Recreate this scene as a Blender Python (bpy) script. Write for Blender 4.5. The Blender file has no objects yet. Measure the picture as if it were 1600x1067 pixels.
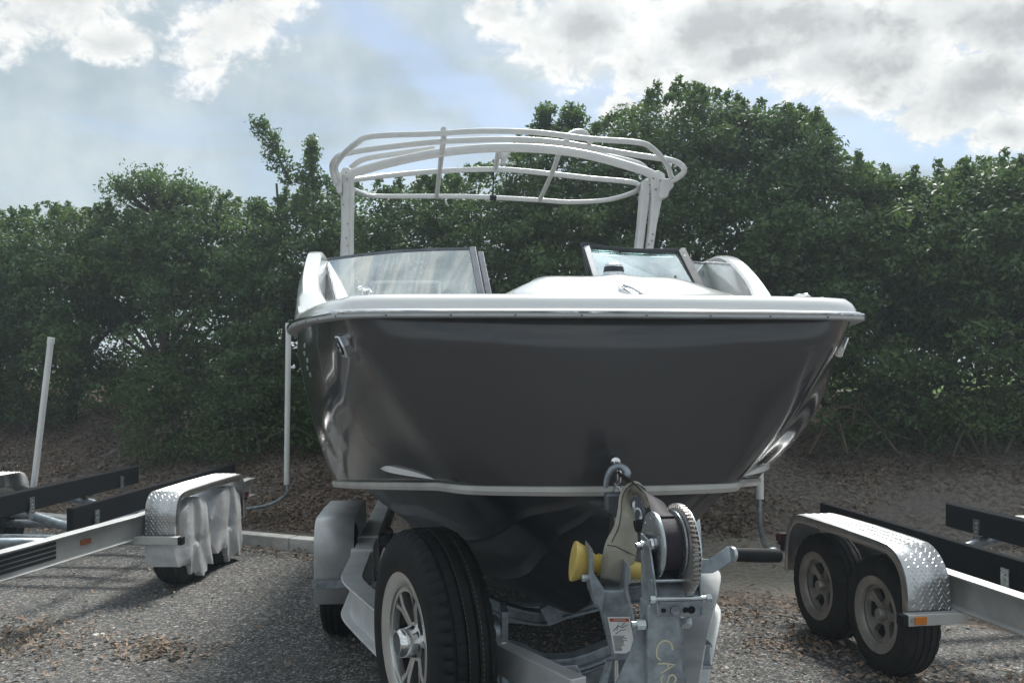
import bpy, bmesh, math, random
import numpy as np
from mathutils import Vector, Matrix, noise as mnoise

SC = bpy.context.scene
COL = SC.collection
R = math.radians
rng = np.random.default_rng(7)
random.seed(7)

# ------------------------------------------------------------------ camera
F_PX, HOR, EYE = 1400.0, 575.0, 1.65
cam_d = bpy.data.cameras.new('camera')
cam = bpy.data.objects.new('camera', cam_d)
COL.objects.link(cam)
cam.location = (0, 0, EYE)
cam.rotation_euler = (R(90), 0, 0)
cam_d.sensor_width = 36
cam_d.lens = F_PX / 1600 * 36
cam_d.shift_y = (HOR - 533.5) / 1600
cam_d.clip_start = 0.05
cam_d.clip_end = 2000
SC.camera = cam

# ------------------------------------------------------------------ view
SC.view_settings.view_transform = 'Standard'
SC.view_settings.look = 'None'
SC.view_settings.gamma = 1
SC.view_settings.use_curve_mapping = False
SC.view_settings.exposure = 1.45
SC.cycles.max_bounces = 8
SC.cycles.transparent_max_bounces = 16
SC.cycles.volume_bounces = 0
SC.cycles.caustics_reflective = False
SC.cycles.caustics_refractive = False

# ------------------------------------------------------------------ sun and sky
SUN_EL, SUN_AZ = 52.0, 16.0        # azimuth measured from +Y (straight ahead) towards +X
sun_d = bpy.data.lights.new('sun', 'SUN')
sun_d.energy = 1.5
sun_d.angle = R(12.0)
sun_d.color = (1.0, 0.95, 0.87)
sun = bpy.data.objects.new('sun', sun_d)
COL.objects.link(sun)
sdir = Vector((math.sin(R(SUN_AZ)) * math.cos(R(SUN_EL)), math.cos(R(SUN_AZ)) * math.cos(R(SUN_EL)), math.sin(R(SUN_EL))))
sun.rotation_euler = sdir.to_track_quat('Z', 'Y').to_euler()
sun.location = sdir * 60

world = bpy.data.worlds.new('World')
SC.world = world
world.use_nodes = True


class NT:
    """tiny helper for node trees"""
    def __init__(s, nt):
        s.nt = nt; s.n = nt.nodes; s.l = nt.links
        s.n.clear()

    def node(s, typ, **kw):
        nd = s.n.new(typ)
        for k, v in kw.items():
            if k.startswith('i_'):
                key = k[2:].replace('_', ' ')
                s.put(nd.inputs[key], v)
            elif k.startswith('n') and k[1:].isdigit():
                s.put(nd.inputs[int(k[1:])], v)
            else:
                setattr(nd, k, v)
        return nd

    def put(s, sock, v):
        if isinstance(v, bpy.types.NodeSocket):
            s.l.new(v, sock)
        else:
            sock.default_value = v

    def math(s, op, a, b=0.0, c=0.0, clamp=False):
        nd = s.n.new('ShaderNodeMath'); nd.operation = op; nd.use_clamp = clamp
        for i, v in enumerate((a, b, c)):
            s.put(nd.inputs[i], v)
        return nd.outputs[0]

    def vmath(s, op, a, b=None, scale=None):
        nd = s.n.new('ShaderNodeVectorMath'); nd.operation = op
        s.put(nd.inputs[0], a)
        if b is not None: s.put(nd.inputs[1], b)
        if scale is not None: s.put(nd.inputs['Scale'], scale)
        return nd.outputs['Value'] if op in ('LENGTH', 'DOT_PRODUCT') else nd.outputs[0]

    def smooth(s, v, a, b, lo=0.0, hi=1.0):
        nd = s.n.new('ShaderNodeMapRange'); nd.interpolation_type = 'SMOOTHSTEP'
        s.put(nd.inputs['Value'], v)
        nd.inputs['From Min'].default_value = a; nd.inputs['From Max'].default_value = b
        nd.inputs['To Min'].default_value = lo; nd.inputs['To Max'].default_value = hi
        return nd.outputs['Result']

    def noise(s, vec, scale, detail=4, rough=0.55, dist=0.0, out='Fac'):
        nd = s.node('ShaderNodeTexNoise')
        if vec is not None: s.put(nd.inputs['Vector'], vec)
        nd.inputs['Scale'].default_value = scale; nd.inputs['Detail'].default_value = detail
        nd.inputs['Roughness'].default_value = rough; nd.inputs['Distortion'].default_value = dist
        return nd.outputs[out]

    def mix(s, f, a, b, blend='MIX'):
        nd = s.n.new('ShaderNodeMix'); nd.data_type = 'RGBA'; nd.blend_type = blend
        s.put(nd.inputs[0], f)
        s.put(nd.inputs[6], a if isinstance(a, bpy.types.NodeSocket) else (*a, 1)[:4])
        s.put(nd.inputs[7], b if isinstance(b, bpy.types.NodeSocket) else (*b, 1)[:4])
        return nd.outputs[2]

    def ramp(s, f, stops, interp='LINEAR'):
        nd = s.n.new('ShaderNodeValToRGB'); nd.color_ramp.interpolation = interp
        s.put(nd.inputs[0], f)
        el = nd.color_ramp.elements
        while len(el) < len(stops): el.new(0.5)
        for e, (p, c) in zip(el, stops):
            e.position = p; e.color = (*c, 1)[:4]
        return nd.outputs[0]


def build_world():
    t = NT(world.node_tree)
    sky = t.node('ShaderNodeTexSky', sky_type='NISHITA')
    sky.sun_disc = False
    sky.sun_elevation = R(SUN_EL)
    sky.sun_rotation = R(SUN_AZ)
    sky.dust_density = 1.0
    sky.air_density = 1.0
    bg1 = t.node('ShaderNodeBackground', i_Color=sky.outputs[0], i_Strength=0.050)
    d = t.node('ShaderNodeTexCoord').outputs['Generated']
    warp = t.noise(d, 5.0, 6, 0.6, out='Color')
    warp = t.vmath('SUBTRACT', warp, (0.5, 0.5, 0.5))
    dw = t.vmath('ADD', d, t.vmath('SCALE', warp, scale=0.10))

    def dirpx(px, py):
        return Vector(((px - 800) / F_PX, 1.0, (HOR - py) / F_PX)).normalized()

    def blob(px, py, a, b, ang, gain=1.0):
        # soft ellipse of directions, a along / b across, turned by ang in the view plane
        v = t.vmath('SUBTRACT', dw, tuple(dirpx(px, py)))
        m = t.node('ShaderNodeMapping', vector_type='POINT')
        t.put(m.inputs['Vector'], v)
        m.inputs['Rotation'].default_value = (0, R(ang), 0)
        v2 = t.vmath('MULTIPLY', m.outputs[0], (1 / a, 1.6, 1 / b))
        return t.math('MULTIPLY', t.math('SUBTRACT', 1.0, t.vmath('LENGTH', v2)), gain)

    # cumulus: ellipses that sit where the clouds are, edges broken by noise
    bl = [blob(60, 22, .115, .036, 22, .7), blob(350, 60, .090, .038, 42, .7), blob(165, 72, .05, .016, 12),
          blob(1130, 60, .22, .065, -2), blob(1330, 60, .20, .055, 0), blob(1330, 120, .14, .045, -3),
          blob(930, 50, .13, .05, 0), blob(1530, 130, .09, .040, 12), blob(1180, 110, .12, .035, 10),
          blob(1560, 35, .14, .035, 0), blob(965, 160, .035, .022, 0), blob(1565, 200, .035, .025, 0),
          blob(780, 10, .04, .02, 0)]
    m = bl[0]
    for b in bl[1:]:
        m = t.math('MAXIMUM', m, b)
    # clouds elsewhere in the sky, all round
    sc = t.vmath('MULTIPLY', d, (1.0, 1.0, 2.4))
    fb = t.noise(sc, 3.1, 6, 0.55)
    z = t.node('ShaderNodeSeparateXYZ'); t.put(z.inputs[0], d)
    behind = t.smooth(z.outputs['Y'], 0.55, 0.15)
    high = t.smooth(z.outputs['Z'], 0.42, 0.62)
    other = t.math('MULTIPLY', t.math('SUBTRACT', fb, 0.50), 3.2)
    other = t.math('SUBTRACT', other, t.math('MULTIPLY', 4.0, t.math('SUBTRACT', 1.0, t.math('MAXIMUM', behind, high))))
    m = t.math('MAXIMUM', m, other)
    det = t.noise(t.vmath('MULTIPLY', d, (1, 1, 1.4)), 26.0, 12, 0.66, 0.25)
    det2 = t.noise(d, 11.0, 4, 0.6)
    dens = t.math('ADD', m, t.math('MULTIPLY', t.math('SUBTRACT', det, 0.5), 1.6))
    dens = t.math('ADD', dens, t.math('MULTIPLY', t.math('SUBTRACT', det2, 0.5), 0.8))
    cum = t.smooth(dens, -0.04, 0.36)
    # thin high cloud in diagonal streaks
    mp = t.node('ShaderNodeMapping'); t.put(mp.inputs['Vector'], d)
    mp.inputs['Rotation'].default_value = (0, R(32), 0); mp.inputs['Scale'].default_value = (1.6, 1.6, 6.5)
    cir = t.noise(mp.outputs[0], 2.2, 6, 0.5, 0.4)
    # the two open blue windows
    hole = t.math('MAXIMUM', blob(660, 95, .22, .035, -33, 1.3), blob(1400, 200, .16, .05, -10, 1.3))
    hole = t.math('MAXIMUM', hole, blob(1550, 90, .07, .035, 0, 1.3))
    veil = t.smooth(t.math('SUBTRACT', cir, t.math('MULTIPLY', t.smooth(hole, 0.0, 1.0), 0.17)), 0.27, 0.54, 0.25, 0.95)
    low = t.smooth(z.outputs['Z'], 0.32, 0.06)
    veil = t.math('MAXIMUM', veil, t.math('MULTIPLY', low, 0.85))
    vt = t.noise(d, 9.0, 5, 0.55)
    veil_col = t.mix(t.smooth(vt, 0.3, 0.7), (0.43, 0.52, 0.57), (0.64, 0.72, 0.75))
    # cumulus colour: white edge, grey thick belly (self shading of the cloud itself seen against the sun)
    core = t.smooth(t.math('ADD', dens, t.math('MULTIPLY', t.math('SUBTRACT', det2, 0.5), 1.2)), 0.34, 1.15)
    big = t.smooth(z.outputs['X'], -0.05, 0.10)
    core = t.math('MULTIPLY', core, t.math('ADD', 0.42, t.math('MULTIPLY', big, 0.58)))
    ccol = t.mix(core, t.mix(t.smooth(det, 0.36, 0.62), (0.70, 0.73, 0.74), (0.95, 0.96, 0.94)), (0.48, 0.51, 0.52))
    col = t.mix(cum, veil_col, ccol)
    fac = t.math('MAXIMUM', cum, veil)
    up = t.smooth(z.outputs['Z'], -0.02, 0.02)
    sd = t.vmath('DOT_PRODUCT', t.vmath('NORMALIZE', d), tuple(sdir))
    glow = t.math('MULTIPLY', 5.5, t.math('POWER', t.math('MAXIMUM', sd, 0.0), 30.0))   # glow round the sun, added above the view to brighten the scene
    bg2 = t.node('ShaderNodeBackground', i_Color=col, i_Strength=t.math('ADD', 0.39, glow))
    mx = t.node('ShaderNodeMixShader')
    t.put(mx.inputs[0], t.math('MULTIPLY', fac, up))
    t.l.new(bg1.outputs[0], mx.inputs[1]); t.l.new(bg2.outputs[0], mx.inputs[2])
    out = t.node('ShaderNodeOutputWorld')
    t.l.new(mx.outputs[0], out.inputs[0])


build_world()
world.cycles.sampling_method = 'MANUAL'
world.cycles.sample_map_resolution = 512


# ------------------------------------------------------------------ thin veil added in the air, standing in for lens flare
def build_flare_veil():
    m = bpy.data.materials.new('flare_veil'); m.use_nodes = True
    t = NT(m.node_tree)
    v = t.node('ShaderNodeVolumePrincipled')
    v.inputs['Color'].default_value = (0.78, 0.90, 1.0, 1)
    v.inputs['Density'].default_value = 0.0030
    v.inputs['Anisotropy'].default_value = 0.35
    o = t.node('ShaderNodeOutputMaterial'); t.l.new(v.outputs[0], o.inputs['Volume'])
    bm = bmesh.new(); bmesh.ops.create_cube(bm, size=1.0)
    me = bpy.data.meshes.new('flare_veil'); bm.to_mesh(me); bm.free(); me.materials.append(m)
    ob = bpy.data.objects.new('flare_veil', me); COL.objects.link(ob)
    ob.scale = (1010, 1610, 8.0); ob.location = (0, 400, 2.6)
    ob['kind'] = 'stuff'; ob['label'] = 'thin bright veil added over the whole lot, standing in for lens flare'; ob['category'] = 'flare_veil'


build_flare_veil()


# ------------------------------------------------------------------ frames: local coordinates for every vehicle
class Frame:
    def __init__(s, x, y, ang):
        s.o = Vector((x, y, 0)); s.a = R(ang)
        s.X = Vector((math.cos(s.a), math.sin(s.a), 0)); s.Y = Vector((-math.sin(s.a), math.cos(s.a), 0))

    def loc(s, w):
        v = Vector(w) - s.o
        return Vector((v.dot(s.X), v.dot(s.Y), v.z))

    def py(s, px, py, t):
        """point seen at a pixel of the photo, on the upright plane local y = t"""
        dr = Vector(((px - 800) / F_PX, 1, (HOR - py) / F_PX))
        k = (t - (Vector((0, 0, 0)) - s.o).dot(s.Y)) / dr.dot(s.Y)
        return s.loc(Vector((0, 0, EYE)) + dr * k)

    def pz(s, px, py, z):
        dr = Vector(((px - 800) / F_PX, 1, (HOR - py) / F_PX))
        return s.loc(Vector((0, 0, EYE)) + dr * ((z - EYE) / dr.z))


# ------------------------------------------------------------------ materials
MATS = {}


def principled(t, **kw):
    b = t.node('ShaderNodeBsdfPrincipled')
    for k, v in kw.items():
        t.put(b.inputs[k.replace('_', ' ')], v if not (isinstance(v, tuple) and len(v) == 3) else (*v, 1))
    o = t.node('ShaderNodeOutputMaterial')
    t.l.new(b.outputs[0], o.inputs[0])
    return b


def mat(name, color, rough=0.5, metal=0.0, var=0.15, vscale=12.0, bump=0.0, bscale=60.0, coat=0.0, dirt=0.0, dirtcol=(0.10, 0.08, 0.06), spec=0.5, rvar=0.15, stretch=(1, 1, 1)):
    m = bpy.data.materials.new(name); m.use_nodes = True
    t = NT(m.node_tree)
    co = t.node('ShaderNodeTexCoord').outputs['Object']
    co = t.vmath('MULTIPLY', co, stretch)
    n1 = t.noise(co, vscale, 5, 0.6)
    c2 = tuple(min(1, c * (1 + var)) for c in color); c1 = tuple(c * (1 - var) for c in color)
    col = t.mix(t.smooth(n1, 0.3, 0.7), c1, c2)
    if dirt > 0:
        n2 = t.noise(co, vscale * 0.45, 7, 0.68)
        col = t.mix(t.math('MULTIPLY', t.smooth(n2, 0.48, 0.72), dirt), col, dirtcol)
    ro = t.math('ADD', rough - rvar / 2, t.math('MULTIPLY', t.noise(co, vscale * 2.3, 4), rvar), clamp=True)
    b = principled(t, Base_Color=col, Roughness=ro, Metallic=metal)
    b.inputs['Specular IOR Level'].default_value = spec
    if coat: b.inputs['Coat Weight'].default_value = coat; b.inputs['Coat Roughness'].default_value = 0.05
    if bump:
        bp = t.node('ShaderNodeBump', i_Strength=bump, i_Distance=0.004)
        t.put(bp.inputs['Height'], t.noise(co, bscale, 5, 0.6))
        t.l.new(bp.outputs[0], b.inputs['Normal'])
    MATS[name] = m
    return m


mat('gelcoat_charcoal', (0.043, 0.042, 0.045), 0.18, 0, 0.06, 2.0, 0.0, dirt=0.26, dirtcol=(0.080, 0.076, 0.072), coat=0.45, rvar=0.14)
mat('gelcoat_bottom', (0.018, 0.020, 0.024), 0.36, 0, 0.2, 4.0, dirt=0.3, dirtcol=(0.045, 0.042, 0.04), coat=0.2)
mat('gelcoat_white', (0.78, 0.78, 0.77), 0.16, 0, 0.02, 3.0, coat=0.5, rvar=0.08)
mat('liner_grey', (0.42, 0.43, 0.44), 0.5)
mat('rail_vinyl', (0.55, 0.56, 0.57), 0.35, 0, 0.08)
mat('stripe', (0.46, 0.45, 0.42), 0.35, 0, 0.12, 6, dirt=0.3)
mat('chrome', (0.78, 0.78, 0.78), 0.09, 1.0, 0.03, rvar=0.08)
mat('tower_paint', (0.60, 0.60, 0.59), 0.30, 0, 0.04, coat=0.2)
mat('frame_grey', (0.13, 0.14, 0.16), 0.35, 0.6)
mat('frame_dark', (0.035, 0.038, 0.045), 0.35, 0.3)
mat('aluminium', (0.64, 0.65, 0.65), 0.42, 0.45, 0.14, 5, 0.15, 90, dirt=0.22, dirtcol=(0.28, 0.26, 0.24))
mat('aluminium_white', (0.62, 0.62, 0.61), 0.45, 0.35, 0.10, 5, 0.1, 90, dirt=0.18, dirtcol=(0.30, 0.28, 0.26))
mat('tread_plate', (0.60, 0.60, 0.60), 0.33, 0.85, 0.10, 7, dirt=0.25, dirtcol=(0.26, 0.25, 0.24))
mat('galvanised', (0.30, 0.34, 0.37), 0.42, 0.55, 0.28, 26, 0.1, 120, dirt=0.3, dirtcol=(0.16, 0.17, 0.18))
mat('zinc', (0.52, 0.56, 0.58), 0.28, 0.9, 0.15, 20, dirt=0.25, dirtcol=(0.22, 0.21, 0.2))
mat('rusty_zinc', (0.46, 0.44, 0.42), 0.4, 0.75, 0.2, 25, dirt=0.85, dirtcol=(0.16, 0.075, 0.04))
mat('rubber', (0.012, 0.013, 0.014), 0.66, 0, 0.2, 20, 0.25, 160, dirt=0.22, dirtcol=(0.03, 0.028, 0.026), spec=0.22)
mat('rubber_old', (0.022, 0.022, 0.022), 0.75, 0, 0.2, 14, 0.3, 160, dirt=0.4, dirtcol=(0.06, 0.055, 0.05), spec=0.3)
mat('carpet', (0.010, 0.011, 0.014), 0.95, 0, 0.3, 60, 0.8, 240, spec=0.15)
mat('steel_dark', (0.03, 0.033, 0.04), 0.5, 0.2, 0.2)
mat('pvc', (0.80, 0.80, 0.78), 0.38, 0, 0.05, 6, dirt=0.2, dirtcol=(0.4, 0.38, 0.34))
mat('yellow_roller', (0.62, 0.46, 0.12), 0.40, 0, 0.12, 14, dirt=0.35, dirtcol=(0.36, 0.27, 0.10))
mat('webbing_black', (0.040, 0.034, 0.042), 0.62, 0, 0.15, 40, 0.5, 300, spec=0.3, stretch=(1, 1, 4))
mat('webbing_beige', (0.40, 0.375, 0.31), 0.85, 0, 0.14, 16, 0.6, 300, dirt=0.55, dirtcol=(0.15, 0.13, 0.10), spec=0.2)
mat('silver_cloth', (0.74, 0.75, 0.77), 0.42, 0.12, 0.10, 8, 0.9, 22, dirt=0.15, dirtcol=(0.3, 0.29, 0.28))
mat('wheel_black', (0.012, 0.012, 0.013), 0.25, 0, coat=0.5)
mat('wheel_silver', (0.62, 0.62, 0.61), 0.24, 0.9, 0.05)
mat('wheel_dirty', (0.46, 0.44, 0.41), 0.40, 0.5, 0.2, 9, dirt=0.40, dirtcol=(0.12, 0.09, 0.07))
mat('orange_lens', (0.75, 0.24, 0.02), 0.2, 0, 0.1)
mat('orange_faded', (0.42, 0.12, 0.04), 0.35, 0, 0.15)
mat('red_lens', (0.13, 0.01, 0.012), 0.2)
mat('decal_black', (0.02, 0.022, 0.028), 0.4)
mat('decal_white', (0.75, 0.75, 0.74), 0.4)
mat('decal_red', (0.42, 0.09, 0.05), 0.4)
mat('tread_paint', (0.20, 0.19, 0.10), 0.8)
mat('chalk', (0.62, 0.58, 0.40), 0.8)
mat('kerb_concrete', (0.60, 0.59, 0.56), 0.85, 0, 0.16, 7, 0.7, 60, dirt=0.5, dirtcol=(0.20, 0.18, 0.15))
mat('stone', (0.26, 0.25, 0.23), 0.85, 0, 0.4, 30)
mat('bark', (0.085, 0.072, 0.058), 0.9, 0, 0.35, 10, 0.9, 40, spec=0.2)
mat('twig', (0.13, 0.105, 0.08), 0.9, 0, 0.35, 10, spec=0.2)


def glass_mat(name, tint, gl, refl, rough=0.02):
    m = bpy.data.materials.new(name); m.use_nodes = True
    t = NT(m.node_tree)
    tr = t.node('ShaderNodeBsdfTransparent'); tr.inputs[0].default_value = (*tint, 1)
    g = t.node('ShaderNodeBsdfGlossy'); g.inputs['Roughness'].default_value = rough; g.inputs[0].default_value = (0.95, 1, 1, 1)
    df = t.node('ShaderNodeBsdfDiffuse'); df.inputs[0].default_value = (0.62, 0.66, 0.64, 1)
    co = t.node('ShaderNodeTexCoord').outputs['Object']
    fr = t.node('ShaderNodeFresnel'); fr.inputs[0].default_value = 1.5
    sky_sheen = t.math('MULTIPLY', t.smooth(t.noise(co, 5, 6, 0.65), 0.3, 0.75), gl)  # patchy pale diffuse painted in for sky reflected on the glass
    m1 = t.node('ShaderNodeMixShader'); t.put(m1.inputs[0], sky_sheen)
    t.l.new(tr.outputs[0], m1.inputs[1]); t.l.new(df.outputs[0], m1.inputs[2])
    m2 = t.node('ShaderNodeMixShader'); t.put(m2.inputs[0], t.math('ADD', t.math('MULTIPLY', fr.outputs[0], 1.0 + 5 * refl), refl, clamp=True))
    t.l.new(m1.outputs[0], m2.inputs[1]); t.l.new(g.outputs[0], m2.inputs[2])
    o = t.node('ShaderNodeOutputMaterial'); t.l.new(m2.outputs[0], o.inputs[0])
    MATS[name] = m


glass_mat('glass', (0.80, 0.90, 0.88), 0.55, .30)
glass_mat('glass_clear', (0.80, 0.92, 0.88), 0.50, .06)


def leaf_mat(name, c1, c2, trans=0.35, rough=0.45):
    m = bpy.data.materials.new(name); m.use_nodes = True
    t = NT(m.node_tree)
    co = t.node('ShaderNodeTexCoord').outputs['Object']
    at = t.node('ShaderNodeAttribute', attribute_name='tone')
    n = t.noise(co, 0.9, 3)
    f = t.math('ADD', t.math('MULTIPLY', at.outputs['Fac'], 0.65), t.math('MULTIPLY', t.smooth(n, 0.35, 0.65), 0.35))
    col = t.mix(f, c1, c2)
    b = t.node('ShaderNodeBsdfPrincipled')
    t.l.new(col, b.inputs['Base Color']); b.inputs['Roughness'].default_value = rough
    b.inputs['Specular IOR Level'].default_value = 0.4
    tl = t.node('ShaderNodeBsdfTranslucent'); t.l.new(t.mix(0.5, col, (0.10, 0.16, 0.02)), tl.inputs[0])
    mx = t.node('ShaderNodeMixShader'); mx.inputs[0].default_value = trans
    t.l.new(b.outputs[0], mx.inputs[1]); t.l.new(tl.outputs[0], mx.inputs[2])
    o = t.node('ShaderNodeOutputMaterial'); t.l.new(mx.outputs[0], o.inputs[0])
    MATS[name] = m


leaf_mat('foliage', (0.050, 0.102, 0.046), (0.140, 0.235, 0.075), 0.45)
leaf_mat('foliage_light', (0.055, 0.110, 0.038), (0.150, 0.235, 0.070), 0.45)
leaf_mat('foliage_red', (0.050, 0.045, 0.036), (0.115, 0.065, 0.055), 0.2)
leaf_mat('dry_leaf', (0.075, 0.052, 0.040), (0.50, 0.36, 0.26), 0.08, 0.7)


def ground_mats():
    m = bpy.data.materials.new('asphalt'); m.use_nodes = True
    t = NT(m.node_tree)
    co = t.node('ShaderNodeTexCoord').outputs['Object']
    wob = t.vmath('ADD', co, t.vmath('SCALE', t.noise(co, 60, 2, out='Color'), scale=0.006))
    v = t.node('ShaderNodeTexVoronoi'); t.put(v.inputs['Vector'], wob); v.inputs['Scale'].default_value = 95
    v2 = t.node('ShaderNodeTexVoronoi'); t.put(v2.inputs['Vector'], wob); v2.inputs['Scale'].default_value = 48
    sep = t.node('ShaderNodeSeparateColor'); t.put(sep.inputs[0], v.outputs['Color'])
    sep2 = t.node('ShaderNodeSeparateColor'); t.put(sep2.inputs[0], v2.outputs['Color'])
    st = t.ramp(sep.outputs[0], [(0, (.026, .027, .028)), (.40, (.068, .068, .070)), (.72, (.140, .138, .136)), (.92, (.26, .255, .245)), (1, (.40, .39, .37))])
    st2 = t.ramp(sep2.outputs[1], [(0, (.5, .5, .5)), (.7, (1, 1, 1)), (.96, (1.5, 1.5, 1.45)), (1, (2.2, 2.1, 2.0))])
    col = t.mix(1.0, st, st2, 'MULTIPLY')
    big = t.noise(co, 0.55, 5, 0.6); med = t.noise(co, 3.5, 5, 0.6)
    col = t.mix(t.smooth(big, 0.35, 0.7, 0, 0.30), col, (0.165, 0.158, 0.148))
    col = t.mix(t.smooth(med, 0.50, 0.72, 0, 0.25), col, (0.10, 0.096, 0.090))
    b = principled(t, Base_Color=col, Roughness=0.85)
    b.inputs['Specular IOR Level'].default_value = 0.3
    h = t.math('ADD', t.math('MULTIPLY', v.outputs['Distance'], -0.8), t.math('MULTIPLY', t.noise(co, 200, 3), 0.4))
    bp = t.node('ShaderNodeBump', i_Strength=0.9, i_Distance=0.006); t.put(bp.inputs['Height'], h)
    t.l.new(bp.outputs[0], b.inputs['Normal'])
    MATS['asphalt'] = m

    m = bpy.data.materials.new('soil'); m.use_nodes = True
    t = NT(m.node_tree)
    co = t.node('ShaderNodeTexCoord').outputs['Object']
    n1 = t.noise(co, 1.6, 6, 0.62); n2 = t.noise(co, 22, 7, 0.7); n3 = t.noise(co, 75, 4, 0.7)
    base = t.mix(t.smooth(n2, 0.32, 0.66), (0.095, 0.078, 0.066), (0.34, 0.29, 0.25))
    base = t.mix(t.smooth(n3, 0.60, 0.72, 0, 0.7), base, (0.26, 0.225, 0.185))
    base = t.mix(t.smooth(n3, 0.42, 0.30, 0, 0.7), base, (0.025, 0.02, 0.018))
    base = t.mix(t.smooth(n1, 0.50, 0.66, 0, 0.62), base, (0.27, 0.25, 0.225))      # pale sandy patches
    at = t.node('ShaderNodeAttribute', attribute_name='sand')
    sand = t.mix(t.smooth(n2, 0.35, 0.7), (0.27, 0.24, 0.20), (0.42, 0.385, 0.33))
    sf = t.smooth(t.math('ADD', at.outputs['Fac'], t.math('MULTIPLY', t.math('SUBTRACT', n1, 0.5), 1.4)), 0.35, 0.75)
    base = t.mix(t.math('MULTIPLY', sf, 0.85), base, sand)
    ag = t.node('ShaderNodeAttribute', attribute_name='grass')
    g = t.mix(t.smooth(n2, 0.3, 0.7), (0.075, 0.125, 0.03), (0.14, 0.20, 0.05))
    base = t.mix(ag.outputs['Fac'], base, g)
    b = principled(t, Base_Color=base, Roughness=0.95)
    b.inputs['Specular IOR Level'].default_value = 0.15
    bp = t.node('ShaderNodeBump', i_Strength=1.0, i_Distance=0.03)
    t.put(bp.inputs['Height'], t.math('ADD', n2, t.math('MULTIPLY', n3, 0.5)))
    t.l.new(bp.outputs[0], b.inputs['Normal'])
    MATS['soil'] = m


ground_mats()


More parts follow.
